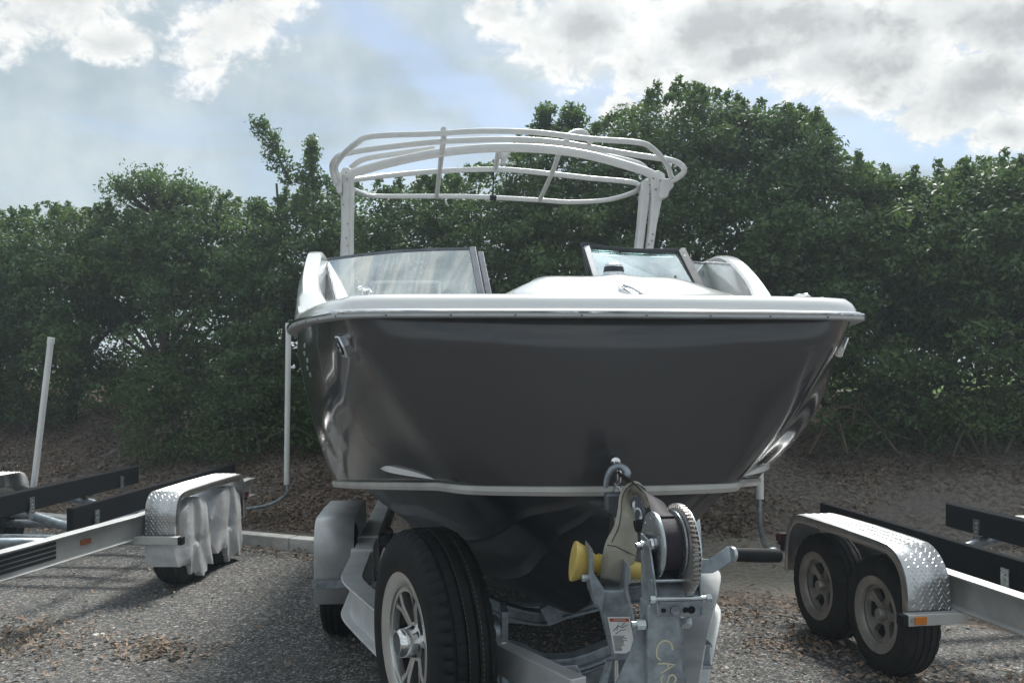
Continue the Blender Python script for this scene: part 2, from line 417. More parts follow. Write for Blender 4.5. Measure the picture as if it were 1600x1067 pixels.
# ------------------------------------------------------------------ mesh helpers
class MB:
    def __init__(s):
        s.v = []; s.f = []; s.sm = []

    def add(s, vs, fs, smooth=False):
        o = len(s.v)
        s.v += [tuple(v) for v in vs]
        s.f += [tuple(i + o for i in f) for f in fs]
        s.sm += [smooth] * len(fs)
        return s

    def box(s, c, size, rot=None):
        c = Vector(c); h = Vector(size) / 2
        M = rot if rot is not None else Matrix.Identity(3)
        vs = [c + M @ Vector((x * h.x, y * h.y, z * h.z)) for x in (-1, 1) for y in (-1, 1) for z in (-1, 1)]
        return s.add(vs, [(0, 1, 3, 2), (4, 6, 7, 5), (0, 4, 5, 1), (2, 3, 7, 6), (0, 2, 6, 4), (1, 5, 7, 3)])

    def beam(s, a, b, w, h, up=(0, 0, 1)):
        """rectangular bar from a to b"""
        a = Vector(a); b = Vector(b); y = (b - a).normalized(); x = y.cross(Vector(up)).normalized(); z = x.cross(y)
        M = Matrix((x, y, z)).transposed()
        return s.box((a + b) / 2, (w, (b - a).length, h), M)

    def sweep(s, path, section, closed=False, up=(0, 0, 1), caps=True, smooth=True, scales=None, sec_closed=True):
        """sweep a 2-D section (side, up) along a path"""
        P = [Vector(p) for p in path]; n = len(P); m = len(section); up = Vector(up)
        vs = []
        px = None
        for i, p in enumerate(P):
            if closed: t = P[(i + 1) % n] - P[i - 1]
            else: t = P[min(i + 1, n - 1)] - P[max(i - 1, 0)]
            if t.length < 1e-9: t = Vector((0, 1, 0))
            t.normalize()
            x = t.cross(up)
            if x.length < 1e-3: x = px if px is not None else Vector((1, 0, 0))
            x = (x - t * x.dot(t)).normalized(); px = x
            z = x.cross(t)
            k = scales[i] if scales else 1.0
            vs += [p + (x * a + z * b) * k for a, b in section]
        fs = []
        R_ = n if closed else n - 1
        for i in range(R_):
            for j in range(m if sec_closed else m - 1):
                a = i * m + j; b = i * m + (j + 1) % m; c = ((i + 1) % n) * m + (j + 1) % m; d = ((i + 1) % n) * m + j
                fs.append((a, b, c, d))
        s.add(vs, fs, smooth)
        if caps and not closed and sec_closed:
            o = len(s.v) - len(vs)
            s.f.append(tuple(o + j for j in reversed(range(m)))); s.sm.append(False)
            s.f.append(tuple(o + (n - 1) * m + j for j in range(m))); s.sm.append(False)
        return s

    def tube(s, path, r, seg=10, closed=False, caps=True, radii=None):
        # parallel transport frames
        P = [Vector(p) for p in path]; n = len(P)
        T = []
        for i in range(n):
            t = (P[(i + 1) % n] - P[i - 1]) if closed else (P[min(i + 1, n - 1)] - P[max(i - 1, 0)])
            T.append(t.normalized())
        ref = Vector((0, 0, 1)) if abs(T[0].z) < 0.9 else Vector((1, 0, 0))
        x = T[0].cross(ref).normalized()
        vs = []
        for i in range(n):
            x = (x - T[i] * x.dot(T[i])).normalized(); y = T[i].cross(x)
            rr = radii[i] if radii else r
            for k in range(seg):
                a = 2 * math.pi * k / seg
                vs.append(P[i] + (x * math.cos(a) + y * math.sin(a)) * rr)
        fs = []
        for i in range(n if closed else n - 1):
            for k in range(seg):
                a = i * seg + k; b = i * seg + (k + 1) % seg; j = (i + 1) % n
                fs.append((a, b, j * seg + (k + 1) % seg, j * seg + k))
        s.add(vs, fs, True)
        if caps and not closed:
            o = len(s.v) - len(vs)
            s.f.append(tuple(o + k for k in reversed(range(seg)))); s.sm.append(False)
            s.f.append(tuple(o + (n - 1) * seg + k for k in range(seg))); s.sm.append(False)
        return s

    def lathe(s, prof, c, axis, seg=48, smooth=True, mod=None):
        """prof: (along axis, radius) pairs"""
        c = Vector(c); ax = Vector(axis).normalized()
        ref = Vector((0, 0, 1)) if abs(ax.z) < 0.9 else Vector((1, 0, 0))
        x = ref.cross(ax).normalized(); y = ax.cross(x)
        vs = []
        for k in range(seg):
            a = 2 * math.pi * k / seg
            for j, (h, r) in enumerate(prof):
                rr = r + (mod(k, j) if mod else 0)
                vs.append(c + ax * h + (x * math.cos(a) + y * math.sin(a)) * rr)
        m = len(prof); fs = []
        for k in range(seg):
            for j in range(m - 1):
                a = k * m + j; b = ((k + 1) % seg) * m + j
                fs.append((a, b, b + 1, a + 1))
        return s.add(vs, fs, smooth)

    def cyl(s, a, b, r, seg=20, smooth=True):
        a = Vector(a); b = Vector(b); L = (b - a).length
        return s.lathe([(0, 0.0001), (0, r), (L, r), (L, 0.0001)], a, b - a, seg, smooth)

    def prism(s, poly, d):
        """poly: 3-D planar outline, extruded by vector d"""
        d = Vector(d); P = [Vector(p) for p in poly]; n = len(P)
        vs = P + [p + d for p in P]
        fs = [tuple(range(n)), tuple(reversed(range(n, 2 * n)))] + [(i, i + n, (i + 1) % n + n, (i + 1) % n) for i in range(n)]
        return s.add(vs, fs)

    def grid(s, rows, smooth=True, flip=False):
        m = len(rows[0]); vs = [p for r in rows for p in r]; fs = []
        for i in range(len(rows) - 1):
            for j in range(m - 1):
                f = (i * m + j, i * m + j + 1, (i + 1) * m + j + 1, (i + 1) * m + j)
                fs.append(tuple(reversed(f)) if flip else f)
        return s.add(vs, fs, smooth)

    def build(s, name, material, parent=None, bevel=0, solid=0, fix=True):
        me = bpy.data.meshes.new(name)
        me.from_pydata(s.v, [], s.f)
        me.polygons.foreach_set('use_smooth', s.sm)
        if fix:
            bm = bmesh.new(); bm.from_mesh(me)
            bmesh.ops.remove_doubles(bm, verts=bm.verts, dist=1e-5)
            bmesh.ops.recalc_face_normals(bm, faces=bm.faces)
            bm.to_mesh(me); bm.free()
        if any(s.sm): me.set_sharp_from_angle(angle=R(38))
        me.materials.append(MATS[material])
        o = bpy.data.objects.new(name, me); COL.objects.link(o)
        if parent is not None: o.parent = parent
        if solid:
            md = o.modifiers.new('solid', 'SOLIDIFY'); md.thickness = solid; md.offset = 0
        if bevel:
            md = o.modifiers.new('bevel', 'BEVEL'); md.width = bevel; md.segments = 2; md.limit_method = 'ANGLE'; md.angle_limit = R(40)
        return o


def tag(o, label=None, cat=None, group=None, kind=None):
    if label: o['label'] = label
    if cat: o['category'] = cat
    if group: o['group'] = group
    if kind: o['kind'] = kind
    return o


def thing(name, fr, label, cat, group=None):
    o = bpy.data.objects.new(name, None); COL.objects.link(o)
    o.empty_display_size = 0.2
    if isinstance(fr, Frame):
        o.location = fr.o; o.rotation_euler = (0, 0, fr.a)
    else:
        o.location = fr
    return tag(o, label, cat, group)


def catmull(pts, n=10, closed=False):
    P = [Vector(p) for p in pts]; out = []; N = len(P)
    for i in range(N if closed else N - 1):
        p1 = P[i]; p2 = P[(i + 1) % N]
        p0 = P[i - 1] if (closed or i > 0) else p1 * 2 - p2
        p3 = P[(i + 2) % N] if (closed or i + 2 < N) else p2 * 2 - p1
        for k in range(n):
            t = k / n
            out.append(0.5 * ((2 * p1) + (p2 - p0) * t + (2 * p0 - 5 * p1 + 4 * p2 - p3) * t * t + (3 * p1 - p0 - 3 * p2 + p3) * t ** 3))
    if not closed: out.append(P[-1])
    return out


def text_mb(mb, s, size, M, ext=0.0004):
    """lettering as mesh; M places the text's x/y plane"""
    cu = bpy.data.curves.new('t', 'FONT'); cu.body = s; cu.size = size; cu.extrude = ext
    cu.align_x = 'CENTER'; cu.align_y = 'CENTER'; cu.resolution_u = 2
    ob = bpy.data.objects.new('t', cu); COL.objects.link(ob)
    dg = bpy.context.evaluated_depsgraph_get()
    me = bpy.data.meshes.new_from_object(ob.evaluated_get(dg))
    mb.add([M @ v.co for v in me.vertices], [tuple(p.vertices) for p in me.polygons])
    bpy.data.objects.remove(ob); bpy.data.curves.remove(cu); bpy.data.meshes.remove(me)


def smoothstep(a, b, x):
    t = np.clip((x - a) / (b - a), 0, 1)
    return t * t * (3 - 2 * t)


# ------------------------------------------------------------------ setting: ground
def edge_y(x):
    """where the asphalt stops (kerb line)"""
    return 7.27 - 0.43 * x


def toe_y(x):
    return 8.35 - 0.30 * np.clip(x, -9, 7)


def ground_z(x, y):
    s = y - toe_y(x)
    z = 1.33 * smoothstep(-0.2, 3.9, s)
    z = z + 0.05 * np.sin(1.7 * x + 0.6 * y) * smoothstep(0.2, 1.6, s) * smoothstep(30, 5, s)
    z = z + 0.035 * np.sin(4.3 * x + 1.0) * np.sin(3.1 * y) * smoothstep(0.3, 1.5, s) * smoothstep(8, 4, s)
    b = smoothstep(0.05, 0.3, y - edge_y(x)) * 0.06 * smoothstep(-0.4, -1.4, x)
    return z + b - 0.012


def make_ground():
    xs = np.unique(np.concatenate([np.linspace(-500, -40, 10), np.linspace(-40, -12, 15), np.linspace(-12, 12, 161), np.linspace(12, 40, 15), np.linspace(40, 500, 10)]))
    ys = np.unique(np.concatenate([np.linspace(-400, -20, 8), np.linspace(-20, 4, 16), np.linspace(4, 15, 111), np.linspace(15, 60, 24), np.linspace(60, 1200, 14)]))
    X, Y = np.meshgrid(xs, ys)
    Z = ground_z(X, Y)
    nr = np.random.default_rng(3)
    s = Y - toe_y(X)
    Z = Z + nr.normal(0, 0.012, Z.shape) * smoothstep(-0.3, 0.6, s) * smoothstep(12, 5, s)
    n, m = X.shape
    me = bpy.data.meshes.new('ground')
    co = np.stack([X, Y, Z], -1).reshape(-1, 3)
    idx = np.arange(n * m).reshape(n, m)
    F = np.stack([idx[:-1, :-1], idx[:-1, 1:], idx[1:, 1:], idx[1:, :-1]], -1).reshape(-1, 4)
    me.vertices.add(len(co)); me.vertices.foreach_set('co', co.ravel())
    me.loops.add(F.size); me.loops.foreach_set('vertex_index', F.ravel())
    me.polygons.add(len(F)); me.polygons.foreach_set('loop_start', np.arange(0, F.size, 4)); me.polygons.foreach_set('use_smooth', np.ones(len(F), bool))
    sand = (smoothstep(0.9, 0.2, s) * smoothstep(-1.8, -0.9, s) * (0.45 + 0.4 * smoothstep(-0.5, 1.0, X))).ravel()
    grass = smoothstep(4.4, 5.6, s).ravel()
    for nm, arr in (('sand', sand), ('grass', grass)):
        a = me.attributes.new(nm, 'FLOAT', 'POINT'); a.data.foreach_set('value', arr.astype(np.float32))
    me.update(); me.validate()
    me.materials.append(MATS['soil'])
    o = bpy.data.objects.new('ground', me); COL.objects.link(o)
    tag(o, 'leaf strewn sandy bank rising behind the lot with grass beyond', kind='structure')
    # asphalt sheet with a ragged edge
    mb = MB(); row0 = []; row1 = []; row2 = []
    xx = np.linspace(-60, 40, 501)
    for x in xx:
        e = edge_y(x) + 0.10 * math.sin(3.1 * x) + 0.07 * math.sin(7.7 * x + 1) + (0.25 * mnoise.noise(Vector((x * 1.3, 0, 0))) if x > -1 else -0.0)
        if x < -1.0: e = edge_y(x) + 0.02
        else: e -= 0.25 * smoothstep(-1, 0.5, x)
        row0.append((x, -60, 0.004)); row1.append((x, e - 0.12, 0.004)); row2.append((x, e, -0.012 + 0.002))
    mb.grid([row0, row1, row2])
    tag(mb.build('asphalt', 'asphalt', fix=False), 'coarse grey chip asphalt of the storage lot', kind='structure')


make_ground()


def make_kerb():
    mb = MB()
    mb2 = []
    pts = [(x, edge_y(x) + 0.07) for x in (-14.5, -12, -9.5, -7, -4.5, -2.0, -0.6)]
    k = thing('kerb', (-4, edge_y(-4), 0), 'pale low concrete kerb along the back edge of the asphalt', 'kerb')
    for i in range(len(pts) - 1):
        a = Vector((*pts[i], 0)) - k.location; b = Vector((*pts[i + 1], 0)) - k.location
        u = (b - a).normalized() * 0.006
        m = MB(); m.beam(a + u + Vector((0, 0, .045)), b - u + Vector((0, 0, .045 + .002 * (i % 2))), 0.15, 0.13)
        m.build('kerb_stone', 'kerb_concrete', k, bevel=0.012)


make_kerb()


# ------------------------------------------------------------------ scattered leaf meshes
def leaf_mesh(name, C, D, N, L, W, tone, material, fold=0.15, parent=None):
    """C centre, D length direction, N normal (arrays) -> one quad-pair per leaf"""
    D = D / np.linalg.norm(D, axis=1, keepdims=True)
    S = np.cross(D, N); S /= np.linalg.norm(S, axis=1, keepdims=True) + 1e-9
    U = np.cross(S, D)
    L = L[:, None]; W = W[:, None]
    v = np.stack([C - D * L * .5, C + S * W * .5 + U * W * fold + D * L * .05, C + D * L * .5, C - S * W * .5 + U * W * fold + D * L * .05], 1).reshape(-1, 3)
    n = len(C); b = np.arange(n) * 4
    F = np.stack([b, b + 1, b + 2, b, b + 2, b + 3], 1).reshape(-1, 3)
    me = bpy.data.meshes.new(name)
    me.vertices.add(n * 4); me.vertices.foreach_set('co', v.astype(np.float32).ravel())
    me.loops.add(F.size); me.loops.foreach_set('vertex_index', F.astype(np.int32).ravel())
    me.polygons.add(len(F)); me.polygons.foreach_set('loop_start', np.arange(0, F.size, 3, dtype=np.int32))
    a = me.attributes.new('tone', 'FLOAT', 'POINT'); a.data.foreach_set('value', np.repeat(tone, 4).astype(np.float32))
    me.update()
    me.materials.append(MATS[material])
    o = bpy.data.objects.new(name, me); COL.objects.link(o)
    if parent is not None: o.parent = parent
    return o


def unit(n, r):
    v = r.normal(size=(n, 3)); return v / np.linalg.norm(v, axis=1, keepdims=True)


# hedge top as seen in the photo: pixel x -> pixel y of the dense outline
TOP = [(-900, 345), (-200, 340), (0, 340), (60, 330), (140, 322), (200, 325), (330, 318), (420, 305), (520, 296), (620, 286), (700, 283), (735, 268),
       (770, 250), (830, 212), (880, 200), (930, 196), (985, 158), (1040, 140), (1095, 138), (1150, 158), (1200, 172), (1245, 168),
       (1290, 185), (1312, 235), (1345, 255), (1400, 272), (1440, 280), (1500, 262), (1560, 250), (1600, 245), (1700, 230), (2600, 240)]


def hedge_y(x):
    return 11.0 - 0.25 * np.clip(x, -10, 8)


def top_z(x, y):
    px = 800 + F_PX * x / y
    py = np.interp(px, [p[0] for p in TOP], [p[1] for p in TOP])
    return EYE + (HOR - py) / F_PX * y


def fbm3(P, sc, seed):
    """cheap value-noise-like sum of sines, -1..1"""
    r = np.random.default_rng(seed); out = np.zeros(len(P)); amp = 1.0; tot = 0
    for o in range(5):
        A = r.normal(size=(3, 3)) * sc * (1.7 ** o); ph = r.uniform(0, 6.28, 3)
        q = P @ A.T + ph
        out += amp * np.sin(q[:, 0] + 1.3 * np.sin(q[:, 1])) * np.cos(q[:, 2]); tot += amp; amp *= .62
    return out / tot * 1.6


def hole_field(P):
    return fbm3(P, 2.2, 11) * .85 + fbm3(P, .8, 12) * .45 + .06


def make_tree(name, x0, halfw, depth, zlow, label, cat, group, n_cl, seed, lm='foliage', per=70, dens_hole=0.32, zt_add=0.0, front=0.0, leaf=0.057, cl_r=0.17):
    r = np.random.default_rng(seed)
    y0 = float(hedge_y(x0)) + front
    zb = float(ground_z(np.array(x0), np.array(y0)))
    t = thing(name, (x0, y0, zb - 0.05), label, cat, group)
    O = np.array([x0, y0, zb - 0.05])
    # candidate clusters in the crown volume, denser toward the shell
    N = n_cl * 6
    X = x0 + r.uniform(-halfw, halfw, N) * (0.9 + 0.25 * r.random(N)); Yv = y0 + r.uniform(-1, 1, N) * depth
    zt = top_z(X, Yv) + zt_add
    fx = np.abs(X - x0) / halfw
    zl = zlow + 0.5 * fbm3(np.stack([X, Yv, X * 0], 1), 1.3, 5) * 0.5
    Z = zl + (zt - zl) * r.random(N) ** 0.68
    yy = np.abs(Yv - y0) / depth
    hgt = (Z - zl) / (zt - zl + 1e-6)
    keep = (yy < 1.02 - 0.75 * hgt ** 3) & (zt > zl + .2)
    P = np.stack([X, Yv, Z], 1)
    h = hole_field(P * np.array([1, .55, 1]))
    keep &= h > (-dens_hole - 0.55 * smoothstep(.55, .85, hgt) + .10 * (Z > 1.7) * (Z < 3.1) + 0.30 * smoothstep(0.9, 1.0, hgt) * fbm3(P, 2.2, seed + 3))
    P = P[keep][:n_cl]
    P[:, 2] -= cl_r * 0.5
    n = len(P)
    # sprigs rising over the outline
    k = max(5, int(halfw * 9)); sx = x0 + r.uniform(-halfw, halfw, k); sy = y0 + r.uniform(-.4, .4, k) * depth
    sp = []
    for i in range(k):
        H = r.uniform(.02, .24); lx, ly = r.normal(0, .10, 2)
        for q in np.linspace(0, 1, 6):
            sp.append((sx[i] + lx * q, sy[i] + ly * q, top_z(sx[i], sy[i]) + zt_add + H * q - .12, 0.055 + .05 * (1 - q)))
    sp = np.array(sp)
    C = np.repeat(P, per, 0); tone = np.repeat(np.clip(r.normal(.42, .22, n), 0, 1), per)
    ax = np.repeat(np.stack([r.uniform(.8, 1.4, n), r.uniform(.8, 1.3, n), r.uniform(.55, .85, n)], 1), per, 0)
    off = unit(len(C), r) * (r.random((len(C), 1)) ** .45) * cl_r * ax
    Cl = C + off
    nrm = unit(len(C), r) * .8 + off / cl_r * 0.7 + np.array([0, -.1, .75])
    kS = 22
    Cs = np.repeat(sp[:, :3], kS, 0) + unit(len(sp) * kS, r) * np.repeat(sp[:, 3], kS)[:, None] * r.random((len(sp) * kS, 1)) ** .5
    Cl = np.concatenate([Cl, Cs]); nrm = np.concatenate([nrm, unit(len(Cs), r) + np.array([0, 0, .5])])
    tone = np.concatenate([tone, np.full(len(Cs), .35)])
    m = len(Cl)
    D = np.cross(nrm, unit(m, r)) + np.array([0, 0, .15])
    L = leaf * r.uniform(.45, 1.5, m); W = L * r.uniform(.42, .6, m)
    tone = np.clip(tone + r.normal(0, .14, m), 0, 1)
    leaf_mesh('crown', Cl - O, D, nrm, L, W, tone, lm, parent=t)
    # trunk and limbs reaching into the clusters
    mb = MB()
    mid = Vector((r.uniform(-.15, .15), r.uniform(-.1, .1), 0.55 + r.uniform(0, .25)))
    nst = 3 + int(halfw > 1)
    lim = MB()
    mb.tube(catmull([(0, 0, -.1), (0.02, .02, .25), mid], 5), 0, 8, radii=list(np.linspace(.085, .06, 11)))
    if n:
        for i in range(nst * 4):
            tgt = Vector(P[r.integers(n)] - O)
            if tgt.z < mid.z + .2: tgt.z = mid.z + .3
            a = mid.lerp(tgt, .45) + Vector((r.normal(0, .12), r.normal(0, .1), r.normal(0, .12)))
            pth = catmull([mid, a, tgt], 6)
            lim.tube(pth, 0, 6, radii=list(np.linspace(.04, .010, len(pth))))
    # bare low twigs
    for i in range(5):
        a = Vector((r.normal(0, .3), r.normal(-.2, .2), r.uniform(.1, .5))); d = Vector((r.normal(0, .6), -abs(r.normal(.3, .3)), r.normal(.0, .3)))
        pth = catmull([mid * .5, a, a + d * .6 + Vector((0, 0, .1)), a + d], 4)
        lim.tube(pth, 0, 5, radii=list(np.linspace(.022, .004, len(pth))))
    mb.build('trunk', 'bark', t, fix=False)
    lim.build('limbs', 'bark', t, fix=False)
    return t


def emergent(px, py, d, w, h, label, seed, base_py=320, kind='round', lm='foliage'):
    """a crown or shoot that stands clear above the hedge line"""
    r = np.random.default_rng(seed)
    x = (px - 800) / F_PX * d; z = EYE + (HOR - py) / F_PX * d; zbase = float(ground_z(np.array(x), np.array(d)))
    t = thing('tree' if kind == 'round' else 'sapling', (x, d, zbase), label, 'tree', 'trees rising above the hedge')
    O = np.array([x, d, zbase])
    cl = []
    limbs = MB()
    top = Vector((0, 0, z - zbase))
    low = top - Vector((0, 0, h * (.75 if kind != 'round' else 1.05)))
    limbs.tube(catmull([(0, 0, -.05), (0.1, 0, low.z * .5), low], 6), 0, 8, radii=list(np.linspace(.05, .022, 13) if kind == 'round' else np.linspace(.03, .014, 13)))
    if kind == 'round':
        for i in range(44):
            u = r.uniform(-1, 1); e = Vector((u * w, r.uniform(-.6, .6) * w, top.z - h * .10 - h * .40 * abs(u) ** 1.6 - h * .62 * r.random() * (1 - .6 * abs(u))))
            pth = catmull([low, low.lerp(e, .5) + Vector((0, 0, -.05)), e], 5)
            limbs.tube(pth, 0, 5, radii=list(np.linspace(.022, .005, len(pth))))
            for q in range(2):
                cl.append((r.uniform(-.8, .8) * w * .9, r.normal(0, .25), top.z - h * r.uniform(.35, .8), .10))
            for q in range(4):
                cl.append((e.x + r.normal(0, .10), e.y + r.normal(0, .1), e.z + r.normal(0, .05), .105))
    else:
        for i in range(int(6)):
            q = i / 5
            cx = w * (kind == 'lean') * (q - .5) * -1.5
            for sgn in (-1, 1):
                e = Vector((cx + sgn * w * r.uniform(.25, 1) * (1 - .5 * q), r.normal(0, .08), low.z + (top.z - low.z) * (q + .05)))
                s_ = Vector((cx * .9, 0, low.z + (top.z - low.z) * q * .85))
                limbs.tube([s_, e], .006, 5)
                cl.append((e.x, e.y, e.z, .085)); cl.append(((e.x + s_.x) / 2, e.y, (e.z + s_.z) / 2 + .03, .07))
            cl.append((cx, 0, low.z + (top.z - low.z) * (q + .08), .08))
        pth = [(w * (kind == 'lean') * (q - .5) * -1.5, 0, low.z + (top.z - low.z) * q) for q in np.linspace(0, 1, 6)]
        limbs.tube(pth, 0, 6, radii=[.02, .017, .014, .011, .008, .005])
    cl = np.array(cl); per = 42
    C = np.repeat(cl[:, :3], per, 0); rad = np.repeat(cl[:, 3], per)[:, None]
    off = unit(len(C), r) * r.random((len(C), 1)) ** .5 * rad * 1.15
    if kind == 'round':
        kk = r.random(len(C)) < .45; C = C[kk]; off = off[kk]
    C = C + off; nrm = unit(len(C), r) + np.array([0, 0, .6]); D = np.cross(nrm, unit(len(C), r))
    L = .058 * r.uniform(.6, 1.25, len(C)); W = L * .48
    leaf_mesh('crown', C, D, nrm, L, W, np.clip(r.normal(.4, .2, len(C)), 0, 1), lm, parent=t)
    limbs.build('trunk', 'bark', t, fix=False)


G_H = 'hedge trees along the top of the bank'
specs = [
    # px of centre, half width m, low z, cover, label
    (-330, 1.6, 1.2, .32, 'dark hedge tree just past the left edge of the view'),
    (-60, 1.25, 1.05, .32, 'leftmost hedge tree, full dark foliage down to the leaf litter'),
    (110, 1.15, 1.7, .25, 'hedge tree with bare low stems behind the leaning white pole'),
    (260, 1.05, 1.55, .20, 'hedge tree with open gaps of sky low in its crown, behind the silver covered wheels'),
    (400, 1.05, 1.25, .22, 'hedge tree left of the boat behind the upright white guide pole'),
    (545, 1.05, 1.2, .34, 'hedge tree behind the left leg of the boat tower'),
    (690, 1.0, 1.3, .34, 'hedge tree behind the left windshield pane'),
    (830, 1.0, 1.3, .34, 'hedge tree seen through the gap in the windshield'),
    (975, 1.05, 1.4, .30, 'tall hedge tree left of the highest crown, behind the arch top'),
    (1110, 1.05, 1.5, .26, 'highest tree of the hedge behind the right tower leg'),
    (1240, .95, 1.45, .24, 'tall hedge tree right of the tower above the gunwale wing'),
    (1370, 1.05, 1.55, .20, 'hedge tree right of the boat with many small sky gaps'),
    (1490, .95, 1.6, .22, 'hedge tree with a visible dark trunk right of the boat'),
    (1620, 1.05, 1.45, .30, 'rightmost hedge tree cut by the right edge of the photo'),
    (1840, 1.3, 1.2, .32, 'hedge tree just past the right edge of the view'),
]
for i, (px, hw, zl, dh, lab) in enumerate(specs):
    # trunk line position for that pixel
    u = (px - 800) / F_PX
    x = 11.0 * u / (1 + .25 * u)
    if abs(x) > 9.5: x = math.copysign(9.5, x)
    make_tree('hedge_tree', x, hw * 1.25, 1.15, zl - (.28 if px < 1240 else .05), lab, 'tree', G_H, int(600 * hw), 100 + i, 'foliage_light' if i in (3, 8, 12) else 'foliage', per=70, dens_hole=dh - (.21 if px in (1240, 1370, 1490) else .06 if px in (260, 400, 1110, 1620) else -.06))

# low shrubs in front of the trunks
for i, (px, hw, zlo, ztop, fr, lm, lab) in enumerate([
        (60, .75, .95, 1.6, -.5, 'foliage', 'low dark shrub on the bank behind the leaning white pole'),
        (330, .75, .55, 1.5, -.9, 'foliage_light', 'leafy green shrub spilling down the bank left of the boat'),
        (450, .7, .62, 1.5, -.9, 'foliage', 'darker shrub on the bank beside the upright white guide pole'),
        (1330, .75, .9, 1.35, -.7, 'foliage', 'sparse green shrub low on the bank right of the bow'),
        (1480, .65, 1.05, 1.35, -.8, 'foliage_light', 'small light green shrub among bare twigs on the right bank'),
        (1600, .7, 1.0, 1.35, -.5, 'foliage', 'low shrub on the bank at the right edge')]):
    r = np.random.default_rng(300 + i)
    u = (px - 800) / F_PX
    x = 11.0 * u / (1 + .25 * u); y = float(hedge_y(x)) + fr
    zb = float(ground_z(np.array(x), np.array(y)))
    t = thing('shrub', (x, y, zb), lab, 'shrub', 'low shrubs under the hedge trees')
    n = int(170 * hw)
    P = np.stack([r.uniform(-hw, hw, n), r.uniform(-.5, .5, n), zlo + (ztop - zlo) * r.random(n) - zb], 1)
    per = 55
    if 'bare' in lab or 'sparse' in lab: P = P[fbm3(P + x, 2.5, 9) > .05]
    C = np.repeat(P, per, 0); off = unit(len(C), r) * r.random((len(C), 1)) ** .5 * np.array([.22, .2, .14])
    nrm = unit(len(C), r) + off * 3 + np.array([0, -.2, .7])
    C = C + off; D = np.cross(nrm, unit(len(C), r))
    L = .058 * r.uniform(.6, 1.2, len(C))
    leaf_mesh('crown', C, D, nrm, L, L * .5, np.clip(r.normal(.45, .25, len(C)), 0, 1), lm, parent=t)
    mb = MB()
    for k in range(14):
        a = Vector((r.normal(0, hw * .5), r.normal(0, .2), 0)); e = Vector((r.uniform(-hw, hw), r.uniform(-.7, .1), r.uniform(-.05, .7)))
        e.z = max(e.z, float(ground_z(np.array(x + e.x), np.array(y + e.y))) - zb + .03)
        pth = catmull([a, a.lerp(e, .5) + Vector((0, 0, .22)), e], 5)
        mb.tube(pth, 0, 5, radii=list(np.linspace(.014, .003, len(pth))))
    mb.build('stems', 'twig', t, fix=False)

# reddish dead-looking patch on the left hedge
r = np.random.default_rng(55)

emergent(250, 262, 12.3, .68, .62, 'small round crowned tree rising alone above the left hedge', 501)
emergent(432, 195, 11.4, .26, 1.0, 'tall leaning shoot of leaves standing above the hedge left of the tower', 502, kind='lean')
emergent(488, 228, 11.4, .15, .75, 'shorter bushy shoot between the leaning shoot and the boat tower', 503, kind='straight')
emergent(852, 172, 10.9, .16, .45, 'small shoot above the hedge behind the tower arch', 504, kind='straight')
emergent(895, 172, 10.9, .2, .4, 'pointed shoot left of the highest crown', 505, kind='straight')


# ------------------------------------------------------------------ litter, gravel
def litter(name, X, Y, label, seed, lmin=.03, lmax=.07, mat_='dry_leaf', cat='leaves', lift=.012):
    r = np.random.default_rng(seed); n = len(X)
    Z = ground_z(X, Y); on = Y < edge_y(X)
    Z = np.where(on, np.maximum(Z, .004), Z) + lift * r.random(n) + .008
    N = unit(n, r) * .55 + np.array([0, -.1, 1.0]); D = np.cross(N, unit(n, r))
    L = r.uniform(lmin, lmax, n); W = L * r.uniform(.35, .6, n)
    tone = np.clip(r.beta(1.6, 2.6, n), 0, 1)
    o = leaf_mesh(name, np.stack([X, Y, Z], 1), D, N, L, W, tone, mat_, fold=.3)
    tag(o, label, cat, kind='stuff')


r = np.random.default_rng(77)
n = 105000
X = r.uniform(-9, 7, n); s_ = r.uniform(-.25, 3.6, n); Y = toe_y(X) + s_
P = np.stack([X, Y, X * 0], 1)
k = (fbm3(P, 1.1, 21) + .55 + .5 * (X < -1.5)) * smoothstep(-.6, .6, s_) > r.uniform(-.1, .8, n) * .75
litter('leaf_litter', X[k], Y[k], 'brown leaf litter covering the bank under the hedge', 1, .025, .062, cat='leaf litter')
# drifts on the lot
parts = []


def drift(cx, cy, sx, sy, n, ang=0):
    a = r.normal(0, 1, (n, 2)) * np.array([sx, sy]); c, s = math.cos(ang), math.sin(ang)
    parts.append(np.stack([cx + a[:, 0] * c - a[:, 1] * s, cy + a[:, 0] * s + a[:, 1] * c], 1))


for cx in np.linspace(-8, -1.2, 12):
    drift(cx, edge_y(cx) - .22, .5, .09, 140, -.4)
dk = r.uniform(0, 1, 1)
drift(-2.02, 5.18, .17, .12, 230); drift(-2.2, 5.3, .12, .09, 60)
drift(-3.1, 5.45, .30, .25, 420); drift(-2.85, 5.1, .28, .35, 160); drift(-3.2, 4.9, .3, .3, 160); drift(-2.6, 5.35, .3, .1, 60)
drift(1.75, 5.3, .22, .14, 320); drift(2.2, 4.55, .3, .25, 300); drift(2.55, 4.35, .3, .35, 420); drift(1.6, 5.9, .4, .14, 260)
drift(2.0, 6.2, .6, .2, 320); drift(1.35, 6.3, .3, .1, 140); drift(1.8, 4.5, .35, .3, 120)
X = r.uniform(-5, 4, 900); Y = r.uniform(3.2, 7.5, 900); parts.append(np.stack([X, Y], 1)[(Y < edge_y(X))])
A = np.concatenate(parts)
A = A[(A[:, 1] < edge_y(A[:, 0]) + .3)]
litter('fallen_leaves', A[:, 0], A[:, 1], 'dry fallen leaves blown in small drifts on the asphalt', 2, .022, .055, lift=.02, cat='leaves')

